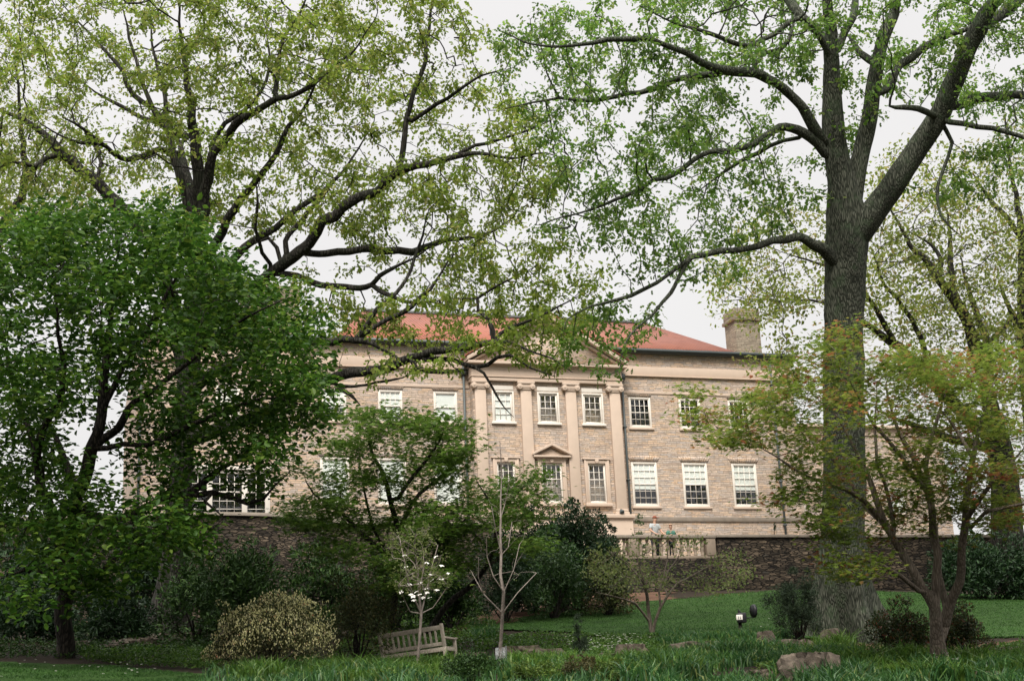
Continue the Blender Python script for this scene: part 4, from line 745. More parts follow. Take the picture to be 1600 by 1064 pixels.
fl, _ = make_tree('oak_tree', 'dark forked tree standing behind the broad leaved tree at the left edge', fl_limbs, fl_ell, m_bark_l, m_oakleaf_b, 55, group='trees at the left', rough=.05,
  grow=dict(step=.5, kill=.62, iters=50, jit=.3), rad=dict(tip=.010, ex=.44), fol=dict(per=12, spread=.36, L=.17, W=.09, kind='diamond', droop=.3, maxt=3))
# --- saplings
ds_limbs = [[(652, 1052, 3.2), (655, 1010, 3.0), (656, 975, 3.0), (655, 945, 2.6), (652, 905, 2.2), (650, 870, 1.6), (648, 838, 1.1)], (-.3, [(655, 950, 2), (640, 915, 1.7), (632, 880, 1.3), (626, 850, .9)]), (.3, [(655, 948, 2), (668, 915, 1.6), (676, 880, 1.2), (684, 852, .9)]), (-.4, [(656, 975, 1.8), (634, 945, 1.4), (622, 915, 1.1)]), (.4, [(656, 970, 1.8), (680, 945, 1.4), (700, 915, 1.1)]), (.2, [(654, 930, 1.6), (660, 890, 1.3), (662, 860, 1)])]
ds, tds = make_tree('dogwood_sapling', 'young dogwood with white blossom growing in front of the wooden bench', ds_limbs, [(652, 872, 46, 48, 27.5, 29.1, 80), (660, 922, 45, 25, 27.6, 29, 16), (640, 850, 30, 20, 27.5, 29, 26)], m_bark_p, m_sparseleaf, 28.3,
  rs=.7, rt=.8, dens=1.2, thr=-.3, grow=dict(step=.12, kill=.16, iters=40, jit=.2, up=.9), rad=dict(tip=.003, ex=.45), fol=dict(per=4.5, spread=.07, L=.055, W=.032, kind='oval', droop=.0, maxt=2), cat='sapling')
m_petal = flat('white_bracts', (.82, .78, .72), .6, .06, 20, .02)
VV = []; FF = []; nb = 0
for (x, y) in [(672, 898), (682, 870), (690, 884), (662, 866), (676, 906), (640, 913), (655, 911), (664, 920), (650, 925), (645, 932), (632, 868), (636, 886), (668, 926), (690, 905), (625, 925), (660, 934), (672, 934), (655, 929), (684, 922), (648, 938), (640, 929), (666, 880), (700, 896), (628, 940)]:
    p = U(x+rng.uniform(-2, 2), y, 28.3+rng.uniform(-.7, .5)); c = p[None].repeat(4, 0); nr = np.array([-.1, -.30, .9])+rng.normal(0, .22, 3); nr /= np.linalg.norm(nr); e1 = np.cross(nr, [0, 0, 1.]); e1 /= np.linalg.norm(e1); e2 = np.cross(nr, e1); a = rng.uniform(0, 6)+np.arange(4)*math.pi/2; tilt = rng.uniform(-.3, .3, 2)
    D = np.cos(a)[:, None]*e1+np.sin(a)[:, None]*e2+nr*.15; V, F = leaves(c, D, np.tile(nr, (4, 1)), .055, .046, 'oval')
    VV.append(V); FF.append([f+nb for f in F]); nb += len(V)
mesh_np('blossom', np.concatenate(VV), [np.concatenate([f[0] for f in FF])], m_petal, ds, tds.PP[0])
bs_limbs = [[(783, 1046, 4.6), (783, 1000, 4.2), (784, 950, 4), (784, 900, 3.6), (784, 850, 3), (783, 800, 2.3), (782, 750, 1.6), (781, 690, .9)], (-.4, [(783, 958, 2.6), (770, 940, 2.2), (750, 925, 1.8), (738, 905, 1.3), (735, 890, .9)]), (.4, [(784, 960, 2.2), (800, 935, 1.8), (820, 915, 1.3), (838, 895, .9)]), (.5, [(784, 930, 2), (796, 905, 1.6), (806, 885, 1.2), (812, 850, .8)]), (-.5, [(784, 925, 2), (772, 905, 1.7), (762, 875, 1.3), (760, 840, .8)]), (.3, [(784, 880, 1.8), (795, 850, 1.4), (800, 815, .8)]), (-.3, [(784, 860, 1.6), (774, 830, 1.2), (768, 790, .8)]), (.3, [(783, 815, 1.4), (792, 780, 1.1), (796, 750, .7)]), (-.5, [(750, 925, 1.4), (746, 900, 1), (748, 870, .7)])]
bs, tbs = make_tree('sapling', 'thin bare pale sapling standing in a wire guard', bs_limbs, [(784, 860, 45, 70, 27.2, 29, 40), (784, 760, 30, 60, 27.5, 28.6, 24)], m_bark_p, m_sparseleaf, 28,
  rs=.62, rt=.68, thr=-.3, grow=dict(step=.13, kill=.18, iters=30, jit=.15, up=.5), rad=dict(tip=.0028, ex=.45), fol=dict(per=.8, spread=.04, L=.04, W=.02, kind='diamond', droop=0, maxt=1), cat='sapling')
st_limbs = [[(1019, 992, 4.6), (1016, 975, 4.2), (1013, 950, 3.8), (1010, 925, 3.2), (1002, 900, 2.4), (996, 870, 1.6)], (1, [(1019, 985, 4), (1028, 955, 4), (1040, 935, 3.4), (1056, 915, 2.8), (1088, 895, 2), (1120, 880, 1.2)]), (-1, [(1016, 975, 3.4), (1002, 955, 3), (988, 940, 2.6), (962, 933, 1.8), (930, 925, 1.2)]), (.5, [(1032, 950, 3), (1030, 920, 2.4), (1040, 890, 1.8), (1044, 850, 1.1)]), (-.5, [(1008, 915, 2), (985, 885, 1.6), (960, 865, 1)]), (1, [(1042, 934, 2.2), (1036, 905, 1.8), (1060, 870, 1.2)])]
st, _ = make_tree('young_tree', 'low wide small tree with sparse pale leaves before the balustrade', st_limbs, [(1030, 870, 90, 40, 37.5, 41, 130), (1080, 905, 90, 25, 37.5, 41, 80), (980, 900, 70, 30, 37.5, 41, 70), (1130, 880, 50, 25, 38, 40.5, 30), (950, 880, 40, 30, 38, 40.5, 30)], m_bark_m, m_sparseleaf, 39.5,
  rs=.62, rt=.8, dens=1.5, thr=-.2, grow=dict(step=.2, kill=.27, iters=40, jit=.25), rad=dict(tip=.0045, ex=.45), fol=dict(per=11, spread=.13, L=.075, W=.05, kind='oval', droop=0, maxt=2), cat='tree')
# ------------------------------------------------------------------ shrubs
m_rhodo = leaf_mat('rhododendron_leaf', [(0, (.012, .032, .007)), (.6, (.024, .056, .011)), (1, (.05, .095, .018))], .18, .55, 1.2, 1.3, .2)
m_yew = leaf_mat('yew_leaf', [(0, (.008, .024, .008)), (.6, (.016, .042, .012)), (1, (.030, .065, .018))], .12, .5, 1.2, 1.3)
m_laurel = leaf_mat('laurel_leaf', [(0, (.022, .055, .014)), (.6, (.042, .092, .022)), (1, (.075, .13, .035))], .25, .42, 1.2, 1.4, .4)
m_olive = leaf_mat('olive_azalea_leaf', [(0, (.030, .040, .014)), (.6, (.055, .066, .022)), (.92, (.10, .10, .035)), (1, (.16, .11, .04))], .25, .5, 1.2, 1.3)
m_bright = leaf_mat('bright_new_leaf', [(0, (.035, .075, .014)), (.5, (.075, .13, .022)), (1, (.14, .19, .035))], .35, .45, 2, 1.4)
m_nand = leaf_mat('nandina_leaf', [(0, (.020, .034, .010)), (.6, (.036, .058, .015)), (.85, (.07, .062, .02)), (1, (.16, .04, .02))], .25, .4, 2, 1.3)
m_bud = leaf_mat('cream_bud', [(0, (.40, .39, .16)), (.6, (.62, .60, .31)), (.95, (.72, .66, .42)), (1, (.45, .14, .07))], .3, .5, 2, 1.2)
m_brown = leaf_mat('brownish_spirea_leaf', [(0, (.035, .040, .015)), (.6, (.065, .066, .022)), (1, (.11, .085, .03))], .25, .5, 2, 1.3)
m_needle = leaf_mat('juniper_needle', [(0, (.014, .026, .014)), (.6, (.024, .042, .020)), (1, (.04, .06, .026))], .15, .6, 2, 1.2)
def shrub(name, label, cat, cx, base_y, rx, top_y, d, mat, n=4000, L=.10, W=.045, kind='oval', nb=26, group=None, base=None, up=.2, buds=0, ry=None, cone=False, loose=.22, flatn=.5, stems=9, lift=.12, br=1.):
    b = at_d(cx, d) if base is None else np.array(base, float); d = depth(b); R = rx*d/FPX; H = float(U(cx, top_y, d)[2]-b[2]); Ry = R if ry is None else ry
    o = empty(name, b, label, cat, group); C = []
    for i in range(nb):
        a = rng.uniform(0, 2*math.pi)
        if cone: u = rng.uniform(0, 1); q = math.sqrt(rng.uniform(.05, 1))*(1-u)*.9*.78; C.append((b[0]+R*q*math.cos(a), b[1]+Ry*q*math.sin(a), b[2]+H*(lift+.72*u), R*rng.uniform(.22, .42)*(1.05-u))); continue
        se = rng.uniform(0, 1)**.8; ce = math.sqrt(1-se*se*.97); lump = 1+.32*mnoise.noise(Vector((math.cos(a)*1.6+cx, math.sin(a)*1.6, se*1.6+d))); q = rng.uniform(.55, 1)*.74*lump
        C.append((b[0]+R*q*ce*math.cos(a), b[1]+Ry*q*ce*math.sin(a), b[2]+H*(lift+(.80-lift)*se*q/.74), min(R, H)*rng.uniform(.20, .36)*br))
    for i in range(nb//4):                                                   # stray shoots above the mass
        a, q = rng.uniform(0, 2*math.pi), rng.uniform(0, .7); C.append((b[0]+R*q*math.cos(a), b[1]+Ry*q*math.sin(a), b[2]+H*(.80-.28*q*q+rng.uniform(0, .14)), min(R, H)*rng.uniform(.06, .12)*br)) if not cone else None
    nb = len(C)
    C = np.array(C); zt = np.percentile(C[:, 2]-b[2]+C[:, 3]*.8, 84 if not cone else 100); C[:, 2] = b[2]+(C[:, 2]-b[2])*H/zt; xr = (np.hypot(*((C[:, :2]-b[:2])/[1, Ry/R]).T)+C[:, 3]).max(); C[:, :2] = b[:2]+(C[:, :2]-b[:2])*R*1.02/xr
    pw = C[:, 3]**1.6; k = rng.choice(nb, n, p=pw/pw.sum()); v = rdir(n); r = C[k, 3]*(1-np.abs(rng.normal(0, loose, n))); P = C[k, :3]+v*r[:, None]*np.array([1, 1, .85]); P[:, 2] = np.maximum(P[:, 2], ground(P[:, 0], P[:, 1])+.03) if base is None else P[:, 2]
    D = v*.7+rdir(n)*.7; D[:, 2] += up; N = v+rdir(n)*.6; N[:, 2] += flatn; sz = rng.uniform(.6, 1.25, n); V, F = leaves(P, D, N, L*sz, W*sz, kind)
    mb = MB()
    for c in C[:stems]:
        m = (b+c[:3])/2+np.array([*rng.normal(0, .06, 2), .05]); mb.tube(cr_interp([b-[0, 0, .08], m, c[:3]], np.linspace(0, 2, 7)), np.linspace(.028, .008, 7)*max(.5, min(1.2, H)), 5)
    mb.build('stems', m_bark_d, o, b); mesh_np('foliage', V, F, mat, o, b)
    if buds:
        bw = C[:, 3]**2; k = rng.choice(nb, buds*2, p=bw/bw.sum()); v = rdir(buds*2); v[:, 2] = v[:, 2]*.7+.15; P = C[k, :3]+v*C[k, 3][:, None]*1.02
        c0 = b+[0, 0, H*.35]; q = (P-c0)/np.array([R, Ry, H*.6]); q[:, 2] = np.maximum(q[:, 2], -.5); P = P[np.argsort(-np.minimum(np.linalg.norm(q, axis=1), .95)-.5*rng.uniform(0, 1, len(P)))[:buds]]; n = len(P); D = rdir(n)*.45; D[:, 2] += 1
        V, F = leaves(np.repeat(P, 2, 0), np.repeat(D, 2, 0)+rdir(2*n)*.15, rdir(2*n), rng.uniform(.030, .052, 2*n), .022, 'oval'); tag(mesh_np('flower_buds', V, F, m_bud, o, b), kind='stuff')
    return o
sg = 'dark evergreens below the retaining wall'
shrub('azalea', 'rounded azalea covered in cream yellow buds, left of the bench', 'shrub', 423, 1044, 120, 935, 29.5, m_olive, 14000, .055, .024, 'oval', 150, br=.6, buds=5200, lift=.10, ry=1.3, loose=.35)
shrub('azalea', 'olive green azalea without blossom behind the bench end', 'shrub', 560, 985, 72, 892, 33, m_olive, 6000, .065, .028, 'oval', 34)
shrub('rhododendron', 'dark glossy rhododendron behind the cream budded azalea', 'shrub', 385, 975, 108, 852, 37.5, m_rhodo, 7000, .15, .05, 'oval', 34, sg)
shrub('rhododendron', 'tall dark rhododendron under the curved wall coping, behind the olive azalea', 'shrub', 505, 960, 88, 848, 40, m_rhodo, 5000, .14, .05, 'oval', 30, sg)
shrub('rhododendron', 'dark rhododendron beside the trunk of the left oak', 'shrub', 305, 985, 65, 868, 39, m_rhodo, 4000, .14, .05, 'oval', 26, sg)
shrub('rhododendron', 'low dark shrub between the left oak and the broad leaved tree', 'shrub', 185, 1000, 70, 925, 36.5, m_yew, 4500, .12, .045, 'oval', 30, sg)
shrub('rhododendron', 'dark shrub at the left edge behind the broad leaved tree', 'shrub', 40, 1010, 95, 905, 38, m_yew, 6000, .13, .05, 'oval', 36, sg)
shrub('rhododendron', 'tall black green evergreen far back at the left edge', 'shrub', 60, 960, 140, 800, 50, m_yew, 7000, .19, .07, 'oval', 40, sg)
shrub('rhododendron', 'tall dark evergreen behind the left oak trunk', 'shrub', 215, 960, 75, 815, 48, m_yew, 5000, .17, .06, 'oval', 34, sg)
shrub('rhododendron', 'dark shrub under the spreading green maple', 'shrub', 610, 965, 85, 868, 40.5, m_rhodo, 5000, .14, .05, 'oval', 30, sg)
mg = 'evergreen mounds at the lawn corner'
shrub('yew', 'wide dark yew mound against the mansion plinth', 'shrub', 905, 945, 86, 790, 47.5, m_yew, 15000, .13, .045, 'oval', 46, mg)
shrub('yew', 'dark yew behind the glossy laurel, between the leaning maple and the wide mound', 'shrub', 835, 950, 72, 796, 46.5, m_yew, 11000, .13, .045, 'oval', 40, mg)
shrub('yew', 'dark yew at the right end of the wide mound, before the balustrade', 'shrub', 950, 942, 40, 822, 48, m_yew, 7000, .12, .04, 'oval', 34, mg)
shrub('laurel', 'glossy mid green laurel mound in front of the yew', 'shrub', 865, 955, 66, 835, 44.5, m_laurel, 7000, .10, .045, 'oval', 40, mg)
shrub('yew', 'dark yew left of the glossy laurel', 'shrub', 790, 962, 66, 832, 44, m_yew, 7000, .11, .035, 'oval', 38, mg)
shrub('laurel', 'loose olive leaved shrub at the right end of the mounds beside the lawn', 'shrub', 950, 948, 55, 868, 45, m_olive, 5000, .09, .04, 'oval', 30, mg)
shrub('rhododendron', 'dark shrub behind the leaning maple trunk', 'shrub', 705, 965, 60, 880, 42, m_rhodo, 5000, .13, .05, 'oval', 30, mg)
shrub('rhododendron', 'big dark hedge shrub at the right end of the terrace wall', 'shrub', 1535, 940, 92, 832, 51, m_yew, 9000, .15, .055, 'oval', 40, 'hedge shrubs at the right')
shrub('rhododendron', 'dark hedge shrub cut by the right edge of the picture', 'shrub', 1640, 935, 75, 830, 50.5, m_yew, 6000, .15, .055, 'oval', 36, 'hedge shrubs at the right')
shrub('juniper', 'wispy dark juniper left of the great oak base', 'shrub', 1250, 992, 56, 895, 35.2, m_needle, 9000, .10, .013, 'diamond', 26, loose=.6, up=.4, flatn=0)
shrub('nandina', 'dark nandina with reddish tips left of the bronze maple stems', 'shrub', 1410, 1024, 62, 938, 28.8, m_nand, 6500, .06, .024, 'oval', 34)
shrub('nandina', 'dark nandina with reddish tips right of the bronze maple stems', 'shrub', 1512, 1022, 56, 942, 29.2, m_nand, 6000, .06, .024, 'oval', 32)
shrub('boxwood', 'dark clipped shrub with yellow green tips at the bottom edge below the bench', 'shrub', 735, 1085, 52, 1022, 24.4, m_rhodo, 5000, .045, .022, 'oval', 34, ry=.6)
shrub('spirea', 'bright yellow green spirea below the wire guard', 'shrub', 835, 1085, 50, 1034, 24, m_bright, 3500, .05, .022, 'oval', 28, 'bright spireas at the bottom edge', ry=.5)
shrub('spirea', 'brownish green spirea between the two bright spireas', 'shrub', 905, 1085, 42, 1024, 24.3, m_brown, 4000, .045, .018, 'oval', 30, ry=.45)
shrub('spirea', 'bright yellow green spirea right of the brownish one', 'shrub', 968, 1085, 52, 1030, 24, m_bright, 3500, .05, .022, 'oval', 28, 'bright spireas at the bottom edge', ry=.5)
shrub('conifer', 'thin dark seedling conifer at the lawn front', 'shrub', 908, 1012, 20, 938, 32.5, m_needle, 1800, .08, .012, 'diamond', 20, loose=.9, up=.6, flatn=0, cone=True, stems=3)
shrub('boxwood', 'small dark cone shaped evergreen standing on the terrace', 'shrub', 1262, 836, 9, 812, 60, m_yew, 1500, .06, .025, 'oval', 16, base=(9.0, -3.4, 9.42), cone=True, stems=2)
shrub('boxwood', 'small green shrub behind the two people', 'shrub', 1037, 836, 11, 806, 62, m_laurel, 1200, .07, .03, 'oval', 16, base=(3.25, -2.2, 9.42), stems=3)
# ------------------------------------------------------------------ low planting
def P3(pw, off=0.): return np.column_stack([pw, ground(pw[:, 0], pw[:, 1])+off])
m_blade = leaf_mat('daffodil_blade', [(0, (.016, .058, .016)), (.5, (.034, .100, .024)), (.9, (.07, .15, .034)), (1, (.18, .20, .06))], .3, .45, 1.0, 1.3, .35)
m_grassb = leaf_mat('lawn_blade', [(0, (.020, .058, .010)), (.6, (.034, .094, .016)), (1, (.060, .135, .026))], .3, .55, .5, 1.3)
m_cover = leaf_mat('groundcover_leaf', [(0, (.026, .064, .010)), (.6, (.050, .108, .016)), (1, (.10, .17, .028))], .35, .45, .8, 1.4)
m_flow = flat('white_flower', (.80, .78, .70), .6, .06, 20, .02)
def clumped(poly, n, sc_=1.2, thr=0.):
    o = []; c = 0
    while c < n:
        p = sample(poly, n*2); k = np.array([mnoise.noise(Vector((a*sc_, b*sc_, 3))) > thr for a, b in p]); p = p[k]; o.append(p); c += len(p)
    return np.concatenate(o)[:n]
def bed(name, px, n, h, wd, mat, lean=.4, droop=.3, thr=-.02, sc_=1.5):
    p = clumped(poly_world(px), n, sc_, thr); hv = np.array([.55+.75*max(0, .5+mnoise.noise(Vector((a*.9, b*.9, 5)))) for a, b in p]); V, F = blades(P3(p, -.01), rng.uniform(.6, 1.15, n)*h*hv, wd, lean, droop); return tag(mesh_np(name, V, F, mat), kind='stuff')
bed('daffodil_foliage', [(320, 1058), (480, 1044), (600, 1046), (700, 1040), (760, 1044), (860, 1036), (980, 1040), (960, 1100), (300, 1100)], 8000, .30, .022, m_blade, .4, .3, .05, 1.2)
bed('daffodil_foliage', [(980, 1036), (1060, 1026), (1140, 1022), (1200, 1012), (1290, 1024), (1400, 1036), (1460, 1046), (1640, 1050), (1660, 1100), (960, 1100)], 14000, .40, .026, m_blade, .45, .35, .08, 1.1)
bed('daffodil_foliage', [(1000, 998), (1100, 996), (1230, 996), (1240, 1006), (1150, 1010), (1010, 1014)], 3500, .32, .022, m_blade, .35, .25, .05, 1.6)
bed('daffodil_foliage', [(730, 985), (775, 985), (775, 1000), (740, 1002)], 700, .36, .022, m_blade, .35, .2, -1)
m_blade2 = leaf_mat('fresh_green_blade', [(0, (.040, .095, .014)), (.6, (.070, .145, .020)), (1, (.12, .19, .035))], .35, .45, 1.0, 1.3, .3)
bed('lily_foliage', [(790, 1030), (900, 1034), (1060, 1026), (1140, 1040), (1100, 1064), (800, 1064)], 5200, .38, .028, m_blade2, .5, .45, .14, 1.4)
bed('lily_foliage', [(1230, 1012), (1320, 1014), (1600, 1034), (1640, 1064), (1300, 1064), (1240, 1036)], 5200, .42, .028, m_blade2, .5, .45, .16, 1.4)
bed('lily_foliage', [(330, 1052), (480, 1042), (720, 1040), (740, 1064), (340, 1064)], 4800, .34, .028, m_blade2, .5, .45, .08, 1.4)
bed('grass', [(-120, 1036), (60, 1038), (180, 1042), (300, 1054), (340, 1064), (300, 1110), (-140, 1110)], 50000, .075, .010, m_grassb, .6, .4, -1)
pl = sample(LAWN, 90000); V, F = blades(P3(pl, .04), rng.uniform(.6, 1.2, 90000)*.05, .016, .6, .4); tag(mesh_np('grass', V, F, m_grassb), kind='stuff')
def cover(name, px, n, h, L_, mat, thr=-.2):
    p = clumped(poly_world(px), n, 1.3, thr); P = P3(p, 0); hh = np.array([.35+.65*max(0, mnoise.noise(Vector((a*1.7, b*1.7, 9)))+.45) for a, b in p]); P[:, 2] += rng.uniform(.1, 1, n)*h*hh
    D = rdir(n); D[:, 2] = D[:, 2]*.4+.35; N = rdir(n)*.6; N[:, 2] += 1; s = rng.uniform(.6, 1.3, n); V, F = leaves(P, D, N, L_*s, L_*.5*s, 'oval'); return tag(mesh_np(name, V, F, mat), kind='stuff')
cover('ground_cover', [(540, 1000), (600, 968), (690, 956), (760, 962), (790, 1004), (740, 1034), (620, 1040), (520, 1036)], 15000, .30, .085, m_cover)
cover('ground_cover', [(775, 992), (900, 992), (1020, 996), (1150, 996), (1160, 1010), (1020, 1024), (900, 1030), (790, 1030)], 12000, .18, .075, m_cover)
cover('ground_cover', [(120, 1020), (230, 1016), (330, 1024), (345, 1048), (250, 1044), (130, 1036)], 5000, .22, .07, m_cover)
cover('ground_cover', [(1370, 1034), (1460, 1030), (1600, 1008), (1680, 1004), (1680, 1052), (1480, 1052)], 6000, .22, .075, m_cover)
cover('ground_cover', [(90, 985), (340, 980), (340, 1022), (100, 1022)], 5000, .35, .09, m_rhodo, -1)
cover('ground_cover', [(480, 1040), (760, 1036), (980, 1036), (1130, 1030), (1120, 1064), (480, 1064)], 5000, .22, .06, m_bright, .05)
cover('ground_cover', [(1180, 1010), (1340, 1010), (1600, 1040), (1600, 1064), (1180, 1064)], 3500, .24, .065, m_bright, .12)
cover('ground_cover', [(-60, 1000), (120, 1010), (330, 1005), (330, 1024), (120, 1030), (-80, 1036)], 5000, .2, .07, m_rhodo)
def flowers(px, n, h):
    p = clumped(poly_world(px), n, 1.5, -.05); P = P3(p, 0); P[:, 2] += rng.uniform(.5, 1, n)*h; c = np.repeat(P, 5, 0); a = np.tile(np.arange(5)*2*math.pi/5, n)+np.repeat(rng.uniform(0, 6, n), 5)
    D = np.stack([np.cos(a), np.sin(a)-.2, np.full(5*n, .35)], 1); V, F = leaves(c, D, np.tile([0, -.3, 1.], (5*n, 1)), .024, .022, 'diamond'); tag(mesh_np('white_flowers', V, F, m_flow), kind='stuff')
flowers([(880, 1004), (960, 1002), (1020, 1006), (1010, 1026), (900, 1032)], 170, .26); flowers([(1190, 990), (1250, 990), (1250, 998), (1190, 1000)], 14, .4); flowers([(0, 1036), (250, 1042), (240, 1062), (0, 1064)], 24, .09); flowers([(1430, 1040), (1560, 1036), (1560, 1050), (1430, 1054)], 16, .25)
# ------------------------------------------------------------------ stones
def rock_mat():
    g = G('lichen_stone'); o = g.obj(); a = g.noise(o, 3, 8, .7); c = g.ramp(a, [(.3, (.028, .023, .018)), (.5, (.085, .068, .052)), (.68, (.165, .132, .102)), (.8, (.22, .20, .16))])
    return g.done(g.pbr(c, .9, g.bump(a, .9, .05), spec=.2))
m_rock = rock_mat()
def rock(label, px, py, wpx, hpx, d=None, group=None, seed=0, flat_=.55, cat='stone'):
    b = at_d(px, d) if d else GP(px, py); d = depth(b); w_, h_ = wpx*d/FPX, hpx*d/FPX
    bm = bmesh.new(); bmesh.ops.create_icosphere(bm, subdivisions=4, radius=1)
    for v in bm.verts:
        p = v.co; s = Vector((seed*3.1, seed*1.7, 0)); k = 1+.42*mnoise.fractal(p*1.3+s, 1, 2, 3)+.16*mnoise.fractal(p*5+s, 1, 2, 4)
        c = mnoise.cell(p*1.6+s)*.08; v.co = p*(k+c)
        v.co.x *= w_*.5; v.co.y *= w_*.36; v.co.z = max(-.3, min(v.co.z, .72+.1*mnoise.noise(p*2+s)))*h_*1.1
    me = bpy.data.meshes.new('stone'); bm.to_mesh(me); bm.free(); me.materials.append(m_rock); o = bpy.data.objects.new('edging_stone' if cat == 'stone' else 'boulder', me); COL.objects.link(o); o.location = b; o.rotation_euler = (0, 0, -YAW+rng.uniform(-.25, .25))
    return tag(o, label, cat, group)
rock('big brown boulder at the bottom edge among daffodil leaves', 1266, 1098, 88, 56, 23.6, seed=1, cat='boulder')
gs = 'stones edging the planting beds'
for i, (x, y, w_, h_, lb) in enumerate([
 (815, 1026, 62, 12, 'long flat stone right of the wire guard'), (862, 1030, 44, 12, 'flat pinkish stone at the front of the white flowers'), (735, 1032, 40, 10, 'low flat stone between the bench and the wire guard'),
 (990, 1030, 44, 16, 'brown stone below the white flower patch'), (945, 1034, 30, 10, 'small stone left of the brown stone under the white flowers'), (1075, 1020, 50, 12, 'long flat stone in the bed left of the garden light'),
 (1118, 1018, 34, 12, 'flat stone nearest below the garden light'), (1198, 1010, 28, 16, 'rounded stone right of the garden light'), (1245, 1015, 44, 12, 'flat stone in front of the juniper'), (1300, 1006, 30, 16, 'light brown stone at the foot of the great oak'), (1322, 1012, 30, 8, 'thin flat slab right of the light brown stone'),
 (1190, 1056, 60, 8, 'flat stone half sunk left of the big boulder'), (175, 1016, 40, 8, 'small ledge stone nearest the broad leaved trunk'), (205, 1010, 66, 9, 'broad layered ledge stone under the left oak'), (215, 1000, 60, 8, 'upper layered ledge stone under the left oak'), (128, 1012, 22, 9, 'small brown stone beside the broad leaved trunk'),
 (875, 952, 30, 14, 'pale stone at the foot of the laurel mound'), (1560, 1022, 60, 8, 'flat stone in the bed right of the bronze maple'), (1540, 1058, 50, 8, 'flat slab at the bottom right among leaves')]):
    rock(lb, x, y+3, w_*1.15, h_*2.0, None, gs, i+2)
# ------------------------------------------------------------------ bench
def wood_mat():
    g = G('weathered_teak'); o = g.obj(); a = g.noise(g.mapping(o, (22, 22, 3)), 2, 6, .6); b = g.noise(o, 1.5, 3)
    c = g.ramp(a, [(.3, (.26, .22, .175)), (.6, (.45, .39, .32)), (.8, (.56, .49, .41))]); c = g.mix(c, g.ramp(b, [(.3, g3(.8)), (.7, g3(1.1))]), 1., 'MULTIPLY')
    return g.done(g.pbr(c, .85, g.bump(a, .4, .005), spec=.2))
m_wood = wood_mat()
bb = at_d(657, 33); BL = 1.62
bench = empty('bench', bb+np.array([0, 0, -.09]), 'weathered grey wooden garden bench with slatted back seen from behind', 'bench', rz=-(YAW+math.radians(23)))
bench.rotation_euler[1] = math.radians(-3.5)
def bpart(nm, mb): return mb.build(nm, m_wood, bench, (0, 0, 0), bevel=.006)   # local: x along the bench, +y is its front
rec = Matrix.Rotation(math.radians(-9), 4, 'X')
def lean(z0=.42): return Matrix.Translation((0, -.27, z0)) @ Matrix.Rotation(math.radians(10), 4, 'X') @ Matrix.Translation((0, .27, -z0))
ML = lean()
for s in (-1, 1):
    x = s*(BL/2-.035); mb = MB(); mb.box(x-.036, x+.036, -.30, -.235, -.06, .43); mb.box(x-.036, x+.036, -.30, -.235, .425, .93, ML); bpart('leg', mb)
    mb = MB(); mb.box(x-.036, x+.036, .22, .285, -.06, .62); bpart('leg', mb)
    mb = MB(); pts = [(-.30, .60), (.27, .60), (.33, .615), (.35, .645), (.30, .655), (.2, .640), (-.30, .645)]
    V = [(x-.045, y, z) for y, z in pts]+[(x+.045, y, z) for y, z in pts]; n = len(pts); mb.addv(V, [tuple(range(n-1, -1, -1)), tuple(range(n, 2*n))]+[(i, (i+1) % n, (i+1) % n+n, i+n) for i in range(n)]); bpart('armrest', mb)
    mb = MB(); mb.box(x-.025, x+.025, -.235, .22, .34, .41); bpart('side_rail', mb)
h_ = BL/2-.075
bpart('top_rail', MB().box(-h_, h_, -.292, -.245, .80, .90, ML)); bpart('lower_back_rail', MB().box(-h_, h_, -.292, -.245, .455, .535, ML)); bpart('front_rail', MB().box(-h_, h_, .23, .275, .33, .42)); bpart('back_rail', MB().box(-h_, h_, -.29, -.25, .33, .42))
for i in range(10):
    x = -h_+2*h_*(i+1)/11; bpart('back_slat', MB().box(x-.026, x+.026, -.28, -.257, .535, .80, ML))
for i in range(5): y = -.225+.098*i; bpart('seat_slat', MB().box(-BL/2+.02, BL/2-.02, y, y+.085, .412, .437))
# ------------------------------------------------------------------ wire guard round the sapling
gb = at_d(783, 27.9); m_wire = flat('galvanised_wire', (.42, .43, .43), .4, .1, 10, .05, .5, .6)
gd = empty('wire_guard', gb, 'cylindrical wire mesh guard around the foot of the bare sapling', 'tree guard'); mb = MB(); R_ = .09; Hg = .40
for i in range(20):
    a = 2*math.pi*i/20; mb.tube([(R_*math.cos(a), R_*math.sin(a), -.03), (R_*math.cos(a), R_*math.sin(a), Hg)], .0022, 4)
mb.build('upright_wires', m_wire, gd); mb = MB()
for j in range(14):
    a = np.linspace(0, 2*math.pi, 21); mb.tube(np.column_stack([R_*np.cos(a), R_*np.sin(a), np.full(21, .01+j*Hg/13.5)]), .0022, 4, False)
mb.build('ring_wires', m_wire, gd); mb = MB(); mb.tube([(.115, 0, -.1), (.115, 0, .44)], .008, 6); mb.build('stake', m_gut, gd)
